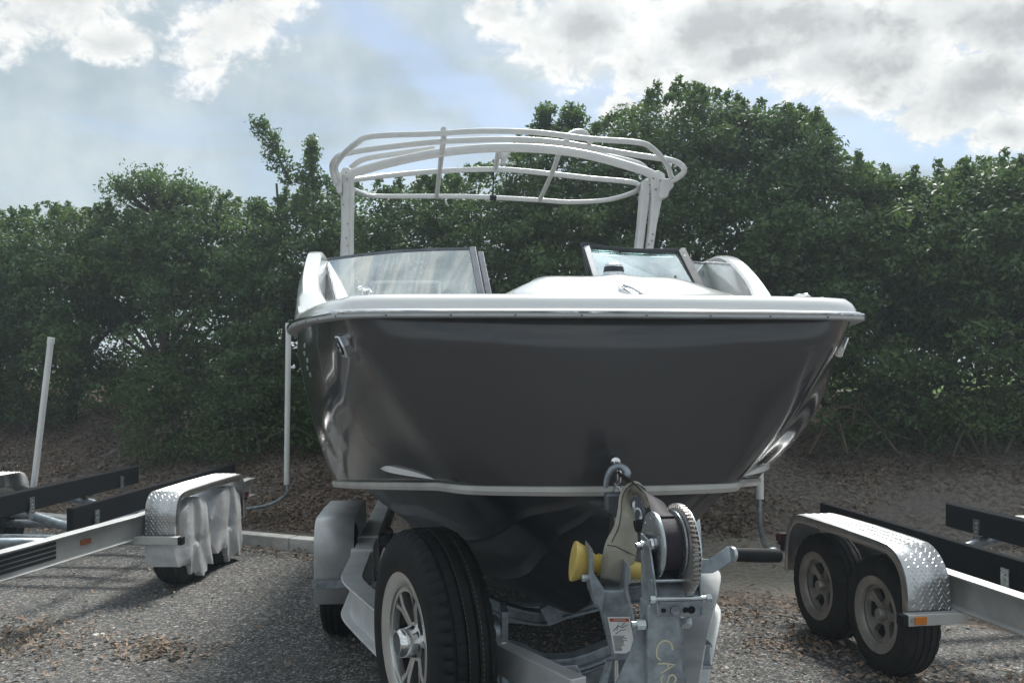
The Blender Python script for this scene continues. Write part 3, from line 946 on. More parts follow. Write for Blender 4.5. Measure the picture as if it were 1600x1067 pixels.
# loose chips of stone on the asphalt
n = 5200
X = r.uniform(-5, 4, n); Y = 2.6 + r.random(n) ** .8 * 5; k = Y < edge_y(X); X = X[k]; Y = Y[k]
mb = MB()
for x, y in zip(X, Y):
    q = r.uniform(.004, .010) * (1 if r.random() < .94 else 2.0); vs = [(x + q * r.uniform(.6, 1.3) * cx, y + q * r.uniform(.6, 1.3) * cy, .004 + q * .9 * cz) for cx, cy, cz in ((1, 0, 0), (0, 1, 0), (-1, 0, 0), (0, -1, 0), (.1, .1, .9))]
    mb.add(vs, [(0, 1, 4), (1, 2, 4), (2, 3, 4), (3, 0, 4)])
tag(mb.build('gravel', 'stone', fix=False), 'loose pale stone chips scattered over the asphalt', 'gravel', kind='stuff')
for (px, py, q, lab) in ((155, 995, .06, 'flat pale stone lying on the asphalt right of the leaf drift'), (1053, 972, .025, 'small dark stone on the sand beside the trailer beam')):
    d = 1400 * 1.65 / (py - HOR); x = (px - 800) / F_PX * d
    mb = MB(); vs = []
    for k in range(9):
        a = k * 2 * math.pi / 9; rr = q * random.uniform(.7, 1.1); vs.append((rr * math.cos(a), rr * .8 * math.sin(a), 0)); vs.append((rr * .75 * math.cos(a), rr * .6 * math.sin(a), q * .25))
    mb.add(vs, [(2 * k, (2 * k + 2) % 18, (2 * k + 3) % 18, 2 * k + 1) for k in range(9)] + [tuple(2 * k + 1 for k in range(9))])
    o = mb.build('stone', 'kerb_concrete' if q > .05 else 'stone'); o.location = (x, d, .004); tag(o, lab, 'stone')


# ================================================================== wheels
def tyre_mb(c, ax, Rr, w, rim_r, seg=144, blocks=True):
    """tyre around centre c, axis ax (outer side)"""
    h = w / 2
    prof = [(-h * .80, rim_r), (-h * .98, rim_r + .03), (-h * 1.04, (rim_r + Rr) / 2), (-h * .98, Rr - .045), (-h * .90, Rr - .022), (-h * .78, Rr - .010)]
    gro = [(-.56, 1), (-.19, 1), (.19, 1), (.56, 1)]
    for g, _ in gro:
        prof += [((g - .055) * h, Rr - .0015 * abs(g) * 4), ((g - .045) * h, Rr - .010), ((g + .045) * h, Rr - .010), ((g + .055) * h, Rr - .0015 * abs(g) * 4)]
    prof += [(h * .78, Rr - .010), (h * .90, Rr - .022), (h * .98, Rr - .045), (h * 1.04, (rim_r + Rr) / 2), (h * .985, rim_r + .035), (h * .97, rim_r + .030), (h * .98, rim_r + .022), (h * .80, rim_r)]
    m = len(prof)
    sh = {3, 4, 5, m - 9, m - 8, m - 7}

    def mod(k, j):
        if blocks and j in sh and k % 4 == 0: return -.008
        if blocks and 5 < j < m - 8 and k % 6 == 2 and j in (9, 10, 17, 18): return -.004
        return 0
    mb = MB(); mb.lathe(prof, c, ax, seg, True, mod)
    return mb


def make_wheel(parent, c, ax, Rr, w, rim_r, style, name='wheel', rubber='rubber', seg=144):
    """wheel part with tyre, rim, hub cap as its pieces; everything in the parent's coordinates"""
    c = Vector(c); ax = Vector(ax).normalized(); h = w / 2
    spoke_m = 'wheel_silver' if style == 'six' else 'wheel_dirty'
    ref = Vector((0, 0, 1)); x = ref.cross(ax).normalized(); y = ax.cross(x)

    def P(a, rr, off):
        return c + ax * off + (x * math.cos(a) + y * math.sin(a)) * rr
    # tyre is the root mesh of the wheel
    root = tyre_mb(c, ax, Rr, w, rim_r, seg, style != 'plain').build('tyre', rubber, parent)
    mb = MB()
    mb.lathe([(h * .70, rim_r - .030), (h * .86, rim_r - .026), (h * .95, rim_r - .006), (h * .98, rim_r + .010), (h * .99, rim_r + .020), (h * .90, rim_r + .022)], c, ax, 64)
    mb.build('rim', spoke_m, root, fix=False)
    mb = MB()
    mb.lathe([(h * .72, rim_r - .028), (h * .05, rim_r - .035), (-h * .2, rim_r - .05), (-h * .22, 0.001)], c, ax, 64)
    mb.build('barrel', 'wheel_black' if style == 'six' else 'steel_dark', root, fix=False)
    n = 6 if style == 'six' else 5
    hub_r = .052 if style == 'six' else .062
    mb = MB()
    for k in range(n):
        a0 = 2 * math.pi * k / n + (.26 if style == 'six' else 0)
        face = h * .55 if style == 'six' else h * .42
        if style == 'six':
            ow, iw = .062, .022
            # forked spoke: stem and two prongs, dished towards the hub
            for sg in (-1, 1):
                da = sg * .17
                q = [P(a0 + sg * .0 - .20 * 0, hub_r * .9, face), P(a0 + sg * .30, hub_r, face), P(a0 + sg * .17, rim_r * .62, face + .012), P(a0 + da + sg * .12, rim_r - .028, h * .78), P(a0 + da - sg * .02, rim_r - .028, h * .78), P(a0 + sg * .012, rim_r * .60, face + .014)]
                mb.prism(q, -ax * .03)
        else:
            q = [P(a0 - .42, hub_r * .95, face), P(a0 + .42, hub_r * .95, face), P(a0 + .20, rim_r * .55, face + .002), P(a0 + .33, rim_r - .027, h * .66), P(a0 - .33, rim_r - .027, h * .66), P(a0 - .20, rim_r * .55, face + .002)]
            mb.prism(q, -ax * .035)
        if True:
            pass
    if style != 'six':
        mb.lathe([(h * .42, .0005), (h * .42, hub_r + .004), (h * .2, hub_r + .004)], c, ax, 32)
        mb.lathe([(h * .66, rim_r - .026), (h * .66, rim_r - .045), (h * .4, rim_r - .050)], c, ax, 48)
    else:
        mb.lathe([(h * .55, .0005), (h * .55, hub_r + .006), (h * .2, hub_r + .006)], c, ax, 32)
        mb.lathe([(h * .80, rim_r - .026), (h * .78, rim_r - .040), (h * .55, rim_r - .042)], c, ax, 48)
    mb.build('spokes', spoke_m, root, fix=False)
    mb = MB()
    if style == 'six':
        mb.lathe([(h * .5, .050), (h * .95, .044), (h * 1.08, .042), (h * 1.18, .036), (h * 1.19, .033)], c, ax, 40)
        mb.build('hub_cap', 'chrome', root, fix=False)
        mb = MB(); mb.lathe([(h * 1.19, .0334), (h * 1.17, .031), (h * 1.17, .0005)], c, ax, 40)
        mb.build('cap_badge', 'frame_grey', root, fix=False)
    else:
        mb.lathe([(h * .4, .034), (h * .80, .031), (h * .86, .026), (h * .86, .0005)], c, ax, 32)
        for k in range(5):
            a = 2 * math.pi * (k + .5) / 5
            mb.cyl(P(a, .052, h * .42), P(a, .052, h * .52), .009, 6, False)
        mb.build('hub_cap', 'wheel_dirty', root, fix=False)
    return root


# ================================================================== empty trailers (left and right)
def c_channel(path, h, w, side, th=.008):
    """aluminium channel beam: web on the outside, flanges turned inwards; section in (side, up)"""
    s = side
    return [(0, h / 2), (-s * w, h / 2), (-s * w, h / 2 - th), (-s * th, h / 2 - th), (-s * th, -h / 2 + th), (-s * w, -h / 2 + th), (-s * w, -h / 2), (0, -h / 2)]


def i_section(h, w, th=.010, tw=.008):
    return [(-w / 2, h / 2), (w / 2, h / 2), (w / 2, h / 2 - th), (tw / 2, h / 2 - th), (tw / 2, -h / 2 + th), (w / 2, -h / 2 + th), (w / 2, -h / 2), (-w / 2, -h / 2), (-w / 2, -h / 2 + th), (-tw / 2, -h / 2 + th), (-tw / 2, h / 2 - th), (-w / 2, h / 2 - th)]


def fender_path(t0, t1, zt, zl0, zl1, rc=.20):
    p = [(t0, zl0), (t0 + .005, zt - rc * 1.1)]
    for k in range(1, 8):
        a = math.pi * (1 - k / 8 * .5)
        p.append((t0 + .01 + rc + rc * math.cos(a), zt - rc + rc * math.sin(a)))
    p.append((t0 + .02 + rc + .05, zt))
    p.append(((t0 + t1) / 2, zt + .004))
    p.append((t1 - .02 - rc - .05, zt))
    for k in range(1, 8):
        a = math.pi * (.5 - k / 8 * .5)
        p.append((t1 - .01 - rc + rc * math.cos(a), zt - rc + rc * math.sin(a)))
    p += [(t1 - .005, zt - rc * 1.1), (t1, zl1)]
    return p


def resample(p, ds):
    P = [Vector(q) for q in p]; out = []; acc = 0
    for a, b in zip(P, P[1:]):
        L = (b - a).length
        while acc < L:
            out.append((a.lerp(b, acc / L), (b - a).normalized())); acc += ds
        acc -= L
    return out


def make_fender(parent, s_in, s_out, t0, t1, zt, zl0, zl1, plate, mname, rc=.2):
    path = fender_path(t0, t1, zt, zl0, zl1, rc)
    sg = 1 if s_out > s_in else -1
    rows = []
    pr = [Vector(q) for q in path]
    for i, (t, z) in enumerate(path):
        tg = (pr[min(i + 1, len(pr) - 1)] - pr[max(i - 1, 0)]).normalized(); nin = Vector((tg[1], -tg[0]))  # pointing inwards
        rows.append([(s_in, t, z), (s_out - sg * .012, t, z), (s_out - sg * .003, t + nin[0] * .004, z + nin[1] * .004), (s_out, t + nin[0] * .014, z + nin[1] * .014), (s_out, t + nin[0] * .050, z + nin[1] * .050)])
    mb = MB(); mb.grid(rows)
    f = mb.build('fender', mname, parent, solid=.004)
    if plate:
        mb = MB()
        k = 0
        for q, tg in resample([(t, z) for t, z in path], .019):
            nrm = Vector((-tg[1], tg[0]))
            ns = int(abs(s_out - s_in) / .026)
            for j in range(ns + 1):
                s = s_in + sg * (.012 + (j + .5 * (k % 2)) * .026)
                if sg * (s_out - s) < .016: continue
                dirn = 1 if (k + j) % 2 else -1
                du = Vector((sg * .0115, tg[0] * .0115 * dirn, tg[1] * .0115 * dirn)); cen = Vector((s, q[0], q[1])); up = Vector((0, nrm[0], nrm[1])) * .0045
                side = Vector((-du.x, du.y, du.z)) * .30
                b = up * .3
                mb.add([cen - du + b, cen + side + b, cen + du + b, cen - side + b, cen + up], [(0, 1, 4), (1, 2, 4), (2, 3, 4), (3, 0, 4)])
            k += 1
        o = mb.build('tread_pattern', mname, f, fix=False); tag(o, kind='stuff')
    return f


def l_bracket(mb, s, t, z0, z1, w=.06):
    mb.box((s, t, (z0 + z1) / 2), (.008, w, z1 - z0))
    for k in range(4):
        z = z0 + (z1 - z0) * (.35 + .16 * k)
        mb.cyl((s - .012, t, z), (s + .012, t, z), .007, 6)


def build_empty_trailer(fr, side, label, covered):
    """side=+1: the near wheels are on the +x side (left trailer), -1 for the mirrored one"""
    tr = thing('boat_trailer', fr, label, 'trailer', 'empty boat trailers')
    S = side
    for sg in (1, -1):
        # main beam with the bend to the tongue
        zb = .49 if S > 0 else .515; te = 1.9 if S > 0 else 1.25
        if S > 0: pts = [(sg * .82, -.3, zb), (sg * .74, -.98, zb), (sg * .66, -1.67, zb), (sg * .45, -2.9, zb), (sg * .06, -4.2, zb)]
        else: pts = [(sg * .82, -.2, zb), (sg * .79, -1.0, zb), (sg * .72, -1.9, zb), (sg * .45, -3.2, zb), (sg * .06, -4.3, zb)]
        path = [(sg * .82, te, zb)] + catmull(pts, 6)
        mb = MB(); mb.sweep(path, i_section(.17, .085), smooth=False, up=(0, 0, 1))
        o = mb.build('frame_beam', 'aluminium_white', tr, bevel=.003)
        mb = MB(); mb.box((0, 0, 0), (1, 1, 1))
        # bunk boards
        t0, t1 = (-.61, 2.37) if sg == S else (-1.5, 2.06 if S > 0 else 1.50)
        if S < 0 and sg == S: t0, t1 = -2.2, 1.70
        mb = MB(); mb.beam((sg * .45, t0, .575), (sg * .45, t1, .575), .05 if sg == S else .085, .17)
        b = mb.build('bunk_board', 'carpet', tr, bevel=.008)
        for tt in (t0 + .30, (t0 + t1) / 2, t1 - .35):
            mb = MB(); l_bracket(mb, sg * (.45 + .034 * (1 if sg == S else 1.5)) if sg == S else sg * .45 + S * .052, tt, .42, .60)
            mb.build('bunk_bracket', 'zinc', tr)
        # fender and wheels
        si, so = sg * .875, sg * 1.11
        f0 = -.36
        make_fender(tr, si, so, f0, .985, .735, .40, .34, True, 'tread_plate', .13 if S > 0 else .22)
        for k, t in enumerate((0.0, .65)):
            w = make_wheel(tr, (sg * .975, t, .318), (sg, 0, 0), .318, .20, .185, 'five', rubber='rubber_old', seg=96)
        # step bar at the front of the fender with an end cap and marker light
        mb = MB(); mb.box((sg * .985, -.39, .400), (.33, .055, .055)); bar = mb.build('fender_bar', 'aluminium_white', tr, bevel=.003)
        mb = MB(); mb.box((sg * 1.165, -.39, .400), (.035, .06, .06)); mb.build('end_cap', 'rubber', bar, bevel=.008)
        if S < 0:
            mb = MB(); mb.box((sg * 1.085, -.4205, .400), (.065, .008, .040)); mb.build('marker_light', 'orange_lens', bar, bevel=.003)
            mb = MB(); mb.cyl((sg * 1.13, -.417, .400), (sg * 1.13, -.425, .400), .009); mb.build('bolt', 'rusty_zinc', bar)
        # rear light
        mb = MB(); mb.box((sg * 1.00, 1.20, .50), (.08, .05, .08)); li = mb.build('tail_light', 'rubber', tr, bevel=.006)
        mb = MB(); mb.box((sg * 1.043, 1.205, .51), (.012, .05, .045)); mb.build('lens', 'red_lens', li)
        mb = MB(); mb.box((sg * .92, 1.20, .44), (.20, .05, .04)); mb.build('light_bracket', 'steel_dark', tr)
    # axles, cross members
    for t in (0, .65):
        mb = MB(); mb.cyl((-.9, t, .318), (.9, t, .318), .035); mb.build('axle', 'galvanised', tr)
    for t in (1.15, .35, -1.1):
        mb = MB(); mb.tube(catmull([(-.70, t, .46), (-.5, t, .45), (0, t, .34), (.5, t, .45), (.70, t, .46)], 8), .038, 12)
        mb.build('cross_member', 'galvanised', tr)
    # diagonal round tubes rising forward
    mb = MB(); mb.tube(catmull([(-.7, -.9, .47), (-.2, -1.2, .55), (.10, -1.35, .55), (.45, -1.15, .52), (.60, -.9, .47)], 8), .035, 12)
    mb.build('cross_member', 'galvanised', tr)
    # tongue
    mb = MB(); mb.beam((0, -4.1, .50), (0, -5.4, .50), .09, .12); mb.build('tongue', 'aluminium_white', tr, bevel=.004)
    return tr


def pipe_pole(tr, base, foot, z_white, top, lab=None):
    """bent grey pipe with a white plastic sleeve"""
    b = Vector(base); f = Vector(foot); tp = Vector(top)
    mid = f.lerp(tp, .03)
    path = catmull([b, b.lerp(f, .6) + Vector((0, 0, .01)), f + Vector((0, 0, (z_white - f.z) * .5)), Vector((f.x, f.y, z_white + .05))], 8)
    mb = MB(); mb.tube(path, .019, 12); p = mb.build('guide_pipe', 'galvanised', tr)
    mb = MB(); a = Vector((f.x, f.y, z_white)); mb.tube([a, a.lerp(tp, .5), tp], .0275, 16); q = mb.build('guide_pole', 'pvc', tr)
    mb = MB(); d = (tp - a).normalized(); mb.cyl(tp - d * .05, tp + d * .012, .032, 16); mb.build('pole_cap', 'pvc', q)
    return q


FL = Frame(-3.53, 6.98, -4.5)
trL = build_empty_trailer(FL, 1, 'empty aluminium boat trailer left of the boat with silver covered wheels', True)
pipe_pole(trL, (.62, 2.3, .20), (1.04, 2.3, .27), .46, (1.06, 2.3, 2.10))
pipe_pole(trL, (-.80, 1.24, .42), (-1.0, 1.24, .48), .55, (-.83, 1.24, 1.92))
# marker light and dark stripe decal on the web of the near beam
mb = MB(); p = FL.pz(133, 853, .50)
# the web of the beam lies about 4 mm off its axis
mb.box((.7530, -.93, .49), (.014, .10, .035), Matrix.Rotation(R(-6.7), 3, 'Z')); mb.build('marker_light', 'orange_faded', trL, bevel=.004)
mb = MB()
for k, z in enumerate((.545, .515, .485, .455)):
    mb.beam((.7225, -1.22, z - .008), (.6605, -1.75, z - .008), .0035, .020)
mb.build('stripe_decal', 'decal_black', trL)

FR = Frame(3.025, 5.03, 9.5)
trR = build_empty_trailer(FR, -1, 'empty aluminium boat trailer right of the boat with bare tandem wheels', False)
pipe_pole(trR, (-.90, 1.54, .35), (-1.02, 1.54, .37), .72, (-1.03, 1.54, 2.08))


# silver cloth covers over the near wheels of the left trailer
def wheel_cover(fr, s, t, Rr, w, hem, seed, label):
    r = np.random.default_rng(seed)
    loc = fr.o + fr.X * s + fr.Y * t
    o = thing('wheel_cover', (loc.x, loc.y, 0), label, 'wheel cover', 'silver wheel covers on the left trailer')
    o.rotation_euler = (0, 0, fr.a)
    rows = []
    nphi = 170; ph = r.uniform(0, 6, 8)

    def fold(x, z):
        # hanging folds that fan out downwards
        k = x / (.55 + .9 * (.64 - z))
        f = math.sin(16 * k + ph[0] + .8 * math.sin(5 * z + ph[1])) + .6 * math.sin(31 * k + ph[2] + 1.5 * math.sin(7 * z)) + .35 * math.sin(9 * k - 14 * z + ph[3])
        return f * .0135 * min(1, .3 + 2.2 * (.66 - z))
    for i in range(nphi + 1):
        a = R(-90) + R(360) * i / nphi
        ca, sa = math.cos(a), math.sin(a)
        lim = Rr + .016 + .004 * math.sin(13 * a + ph[4]) + .010 * max(0, -sa)
        hemz = hem + .02 * math.sin(9 * ca + ph[5]) + .12 * float(smoothstep(-.1, -.7, ca)) + .03 * float(smoothstep(.35, .9, ca)) + .012 * math.sin(23 * ca)
        low = Rr - hemz
        rl = lim if sa > -.1 else min(lim, low / max(-sa, 1e-3))
        row = []
        for q in (0.01, .2, .4, .55, .7, .82, .92, 1.0):
            x, z = rl * q * ca, Rr + rl * q * sa
            row.append((w / 2 + .020 + .020 * (1 - q * q) + fold(x, z) + .03 * max(0, -sa) * q, x, z))
        ok = rl >= lim * .98
        for q in (.06, .25, .5, .75, 1.0):
            dd = q * (w + .02) if ok else q * .02
            k = rl + (.004 * math.sin(19 * a + 6 * q) if ok else 0)
            row.append((w / 2 + .008 - dd, k * ca, Rr + k * sa))
        rows.append(row)
    mb = MB(); mb.grid(rows)
    mb.build('cover_cloth', 'silver_cloth', o, solid=.003)


wheel_cover(FL, .975, 0.0, .318, .20, .07, 4, 'wrinkled silver cloth cover over the nearer left trailer wheel')
wheel_cover(FL, .975, .65, .318, .20, .06, 9, 'wrinkled silver cloth cover over the farther left trailer wheel')

# ================================================================== the motorboat
FB = Frame(.267, 2.37, 4.41)
boat = thing('motorboat', FB, 'charcoal hulled motorboat with a white deck and arch tower on a trailer', 'boat')

SHEER = [(0, 0), (.2, .006), (.4, .020), (.56, .040), (.655, .066), (.72, .115), (.757, .20), (.815, .35), (.89, .58), (.98, .95), (1.08, 1.5), (1.16, 2.1), (1.23, 3.0), (1.26, 4.3), (1.24, 5.6), (1.20, 6.4)]
CHINE = [(0, .03), (.13, .042), (.24, .078), (.30, .10), (.345, .127), (.395, .19), (.455, .34), (.55, .54), (.66, .78), (.795, 1.12), (.90, 1.5), (.97, 2.1), (1.02, 3.0), (1.05, 4.3), (1.04, 5.6), (1.02, 6.35)]
CH_Z = lambda y: float(np.interp(y, [0, .35, 1.1, 2, 3.5, 7], [1.333, 1.306, 1.215, 1.11, 1.03, 1.0]))
KEEL = lambda y: float(np.interp(y, [0, .06, .2, .4, .7, 1.16, 2, 3, 7], [1.33, 1.20, 1.05, .92, .81, .70, .64, .63, .62]))
SHEER_Z = lambda y: 1.795 + .01 * min(y, 3)


def half(pl, n=7):
    return [Vector((p.x, p.y)) for p in catmull([(a, b, 0) for a, b in pl], n)]


sh = half(SHEER); chn = half(CHINE)
NH = len(sh)


def mirror(fn):
    """full curve from starboard stern round the bow to port stern"""
    L = [fn(i, -1) for i in range(NH - 1, 0, -1)] + [fn(0, 1)] + [fn(i, 1) for i in range(1, NH)]
    return L


def nrm2(c, i, sg):
    a = c[max(i - 1, 0)]; b = c[min(i + 1, NH - 1)]
    t = (b - a).normalized(); n = Vector((t.y, -t.x))       # outward for the +x half
    if i == 0: n = Vector((0, -1))
    return Vector((n.x * sg, n.y, 0))


def topside(v, i, sg):
    a = Vector((sh[i].x * sg, sh[i].y, SHEER_Z(sh[i].y) - .012)); b = Vector((chn[i].x * sg, chn[i].y, CH_Z(chn[i].y)))
    p = a.lerp(b, v); n = nrm2(sh, i, sg)
    bul = .006 + .066 * float(smoothstep(.05, .34, sh[i].y)) * (1 - .78 * float(smoothstep(.45, 1.2, sh[i].y)))
    # slight roll-in under the rail
    k = math.sin(math.pi * v ** 1.35)
    return p + n * (bul * k) + n * (-.018 * max(0, 1 - v * 8))


NV = 22
rows = [mirror(lambda i, s, v=v: topside(v, i, s)) for v in np.linspace(0, 1, NV)]
mb = MB(); mb.grid(rows)
mb.add([rows[k][0] for k in range(NV)] + [rows[k][-1] for k in range(NV)], [(k, k + 1, NV + k + 1, NV + k) for k in range(NV - 1)])
hull = mb.build('hull', 'gelcoat_charcoal', boat)


def bottom(v, i, sg, drop=0):
    b = Vector((chn[i].x * sg, chn[i].y, CH_Z(chn[i].y)))
    yk = chn[i].y + .05 * (1 - math.exp(-chn[i].y * 2))
    k = Vector((0, yk, KEEL(yk) - .0))
    # chine flat: short, nearly level shelf before the vee begins
    if v <= .10:
        return Vector((b.x * (1 - v * .9), b.y + .03 * v / .10, b.z - .006 * v / .1))
    q = (v - .10) / .90
    s = Vector((b.x * .91, b.y + .03, b.z - .006))
    p = s.lerp(k, q)
    p.z -= .055 * math.sin(math.pi * q) * min(1, chn[i].y * 2)
    for c in (.30, .58):                                     # two lifting strakes
        p.z += -.016 * max(0, 1 - abs(q - c) / .035)
    return p


rows = [mirror(lambda i, s, v=v: bottom(v, i, s)) for v in np.concatenate([[0, .1], np.linspace(.13, 1, 56)])]
mb = MB(); mb.grid(rows); mb.build('hull_bottom', 'gelcoat_bottom', boat)
# light strip along the chine
path = mirror(lambda i, s: Vector((chn[i].x * s, chn[i].y, CH_Z(chn[i].y))) + nrm2(chn, i, s) * .004)
mb = MB(); mb.sweep(path, [(-.006, .004), (.006, .002), (.008, -.010), (.002, -.022), (-.02, -.022)], smooth=False)
mb.build('chine_strip', 'stripe', boat)
# rub rail: vinyl body with a bright insert
path = mirror(lambda i, s: Vector((sh[i].x * s, sh[i].y, SHEER_Z(sh[i].y))) + nrm2(sh, i, s) * .004)
mb = MB(); mb.sweep(path, [(-.03, .010), (.006, .011), (.016, .007), (.018, -.010), (.010, -.013), (-.03, -.013)], smooth=False)
rail = mb.build('rub_rail', 'rail_vinyl', boat, bevel=.003)
path2 = mirror(lambda i, s: Vector((sh[i].x * s, sh[i].y, SHEER_Z(sh[i].y) + .003)) + nrm2(sh, i, s) * .0195)
mb = MB(); mb.tube(path2, .0055, 8); mb.build('rail_insert', 'chrome', rail)
mb = MB(); acc = 0
for a, b in zip(path2, path2[1:]):
    acc += (b - a).length
    if acc > .16:
        acc = 0; n = (b - a).normalized().cross(Vector((0, 0, 1)));
        n = n if n.dot(Vector((a.x, a.y - 3, 0))) > 0 else -n
        mb.lathe([(.0, .0001), (0, .0028), (-.01, .0028)], a + n * .0035 - Vector((0, 0, .010)), n, 8)
o = mb.build('screws', 'frame_grey', rail); tag(o, kind='stuff')


# white deck cap round the bow and along the gunwales
def coam(y):
    return .41 * float(smoothstep(1.15, 2.75, y)) - .05 * float(smoothstep(3.2, 5.5, y))


PROF = [(.000, .010, 0), (.004, .022, 0), (.012, .036, .30), (.030, .050, .80), (.075, .060, 1), (.15, .064, 1), (.20, .062, 1), (.222, .050, 1), (.232, .03, .8), (.236, -.10, .2), (.238, -.48, 0)]
rows = []
for ins, dz, ck in PROF:
    def fn(i, s):
        n = nrm2(sh, i, s); y = sh[i].y
        k = 1.0 if y < .9 else 1 - .52 * float(smoothstep(.9, 2.0, y))
        fr = 1.0 + .6 * float(smoothstep(.5, .0, y)) * (ins > .05)
        p = Vector((sh[i].x * s, y, SHEER_Z(y) + dz + ck * coam(y))) - n * ins * k * fr
        return p
    rows.append(mirror(fn))
mb = MB(); mb.grid(rows); deck = mb.build('deck', 'gelcoat_white', boat)
# cockpit sole
inner = rows[-1]
mb = MB(); mb.add(inner, [(i, i + 1, len(inner) - 2 - i, len(inner) - 1 - i) for i in range(len(inner) // 2 - 1)])
mb.build('cockpit_floor', 'liner_grey', boat)
# raised white bow platform
rows = []
for yy in np.linspace(0, 1, 22):
    row = []
    for xx in np.linspace(0, 1, 50):
        x = -.40 + 1.02 * xx; y = .10 + .85 * yy
        ex = float(smoothstep(-.36, -.10, x) * smoothstep(.56, .24, x)); ey = float(smoothstep(.0, .42, yy) * (1 - .9 * smoothstep(.72, 1, yy)))
        x2 = x * (1 - .0 * yy)
        z = 1.850 + .088 * ex * ey
        z += .008 * math.exp(-((x - .10) / .05) ** 2) * ey
        row.append((x2, y, z))
    rows.append(row)
mb = MB(); mb.grid(rows); mb.build('bow_platform', 'gelcoat_white', deck)


# chrome cleats and lights -------------------------------------------------
def cleat(c, yaw, L=.11, name='cleat'):
    c = Vector(c); M = Matrix.Rotation(yaw, 3, 'Z')
    mb = MB()
    q = [M @ Vector(p) + c for p in ((-L / 2, 0, .030), (-L / 4, 0, .036), (0, 0, .035), (L / 4, 0, .036), (L / 2, 0, .030))]
    mb.tube(catmull(q, 4), 0, 8, radii=list(np.interp(np.linspace(0, 1, 17), [0, .15, .5, .85, 1], [.003, .006, .007, .006, .003])))
    for sx in (-.022, .022):
        mb.cyl(M @ Vector((sx, 0, 0)) + c, M @ Vector((sx * .8, 0, .034)) + c, .006, 10)
    mb.lathe([(0, .04), (.006, .036), (.006, .0005)], c, (0, 0, 1), 24)
    return mb.build(name, 'chrome', boat, fix=False)


cleat(Vector((-.68, .34, 1.850)), R(60), .075)
cleat(Vector((.66, .36, 1.838)), R(-60), .065)
p = FB.py(1312, 468, .42)


def dock_light(ydist, v, sg):
    i = min(range(NH), key=lambda k: abs(sh[k].y - ydist))
    c = topside(v, i, sg)
    e1 = topside(v, i + 1, sg) - topside(v, i - 1, sg); e2 = topside(v + .05, i, sg) - topside(v - .05, i, sg)
    n = e1.cross(e2).normalized(); n = n if n.x * sg > 0 else -n
    s = Vector((0, 0, 1)).cross(n).normalized(); u = n.cross(s)
    out = [c + s * a + u * b for a, b in ((-.020, -.030), (.020, -.033), (.023, 0), (.014, .034), (-.015, .034), (-.022, 0))]
    mb = MB(); mb.prism([q - n * .012 for q in out], n * .024); o = mb.build('docking_light', 'chrome', boat, bevel=.004)
    ring = [c + n * .0135 + s * .011 * math.cos(q) + u * .020 * math.sin(q) for q in np.linspace(0, 2 * math.pi, 21)[:-1]]
    mb = MB(); mb.tube(ring, .0028, 6, closed=True); mb.build('light_gasket', 'frame_dark', o)
    for w in (-.009, .009):
        mb = MB(); mb.lathe([(.010, .008), (.014, .007), (.016, .0005)], c + u * w, n, 14); mb.build('light_lens', 'decal_white', o)


dock_light(.22, .15, -1)
dock_light(.25, .15, 1)
# registration marks on the left bow
mb = MB()
c = FB.py(462, 536, .66)
n = Vector((-1, -.25, 0)).normalized(); sdr = Vector((0, 0, 1)).cross(n)
M = Matrix((sdr, (0, 0, 1), n)).transposed().to_4x4(); M.translation = c + n * .008
rg = MB(); i0 = min(range(NH), key=lambda i: abs(sh[i].y - .72))
for k in range(5):
    v0 = .10 + .045 * k; i = i0 + (k % 2)
    a_ = topside(v0, i, -1); b_ = topside(v0 + .028, i, -1); c_ = topside(v0 + .028, i + 1, -1); d_ = topside(v0, i + 1, -1)
    nn = (b_ - a_).cross(d_ - a_).normalized(); nn = nn if nn.x < 0 else -nn
    e = lambda p: p + nn * .0025
    rg.add([e(a_), e(b_), e(a_.lerp(d_, .45)), e(b_.lerp(d_, .2))], [(0, 1, 3, 2)])
    rg.add([e(c_), e(d_), e(c_.lerp(b_, .35)), e(d_.lerp(a_, .35))], [(0, 1, 3, 2)])
tag(rg.build('registration_marks', 'decal_white', hull), kind='stuff')
# pull stem head light on the platform and its oval pop-up cleat
c = FB.py(959, 427, .55)
mb = MB(); mb.lathe([(-.03, .036), (-.004, .036), (.004, .032), (.012, .030), (.028, .026), (.034, .018), (.036, .0005)], c, (0, 0, 1), 28)
bl = mb.build('bow_light', 'chrome', boat)
mb = MB()
mb.lathe([(.004, .0335), (.007, .034), (.020, .0315), (.022, .029)], c, (0, 0, 1), 28)
mb.build('lens', 'frame_dark', bl)
c = FB.py(990, 457, .19)
ring = []
M3 = Matrix.Rotation(R(28), 3, 'Z')
for k in range(28):
    a = 2 * math.pi * k / 28
    x_, y_ = .021 * math.cos(a), .058 * math.sin(a)
    v = M3 @ Vector((x_, y_, 0)); v.z = v.y * .42
    ring.append(c + v)
mb = MB(); mb.tube(ring, .005, 8, closed=True); mb.add(ring, [tuple(range(28))])
v = M3 @ Vector((0, .045, 0)); v.z = v.y * .42
mb.tube([c - v + Vector((0, 0, .008)), c + Vector((0, 0, .012)), c + v + Vector((0, 0, .008))], .006, 8)
mb.build('popup_cleat', 'chrome', boat, fix=False)
# grab recess rim at the left of the platform
c1 = [FB.py(x, y, .42) for x, y in ((812, 455), (838, 437), (862, 434), (846, 446), (826, 456))]
mb = MB(); mb.tube(catmull(c1, 5, True), .004, 6, closed=True); mb.build('hatch_seam', 'rail_vinyl', deck)

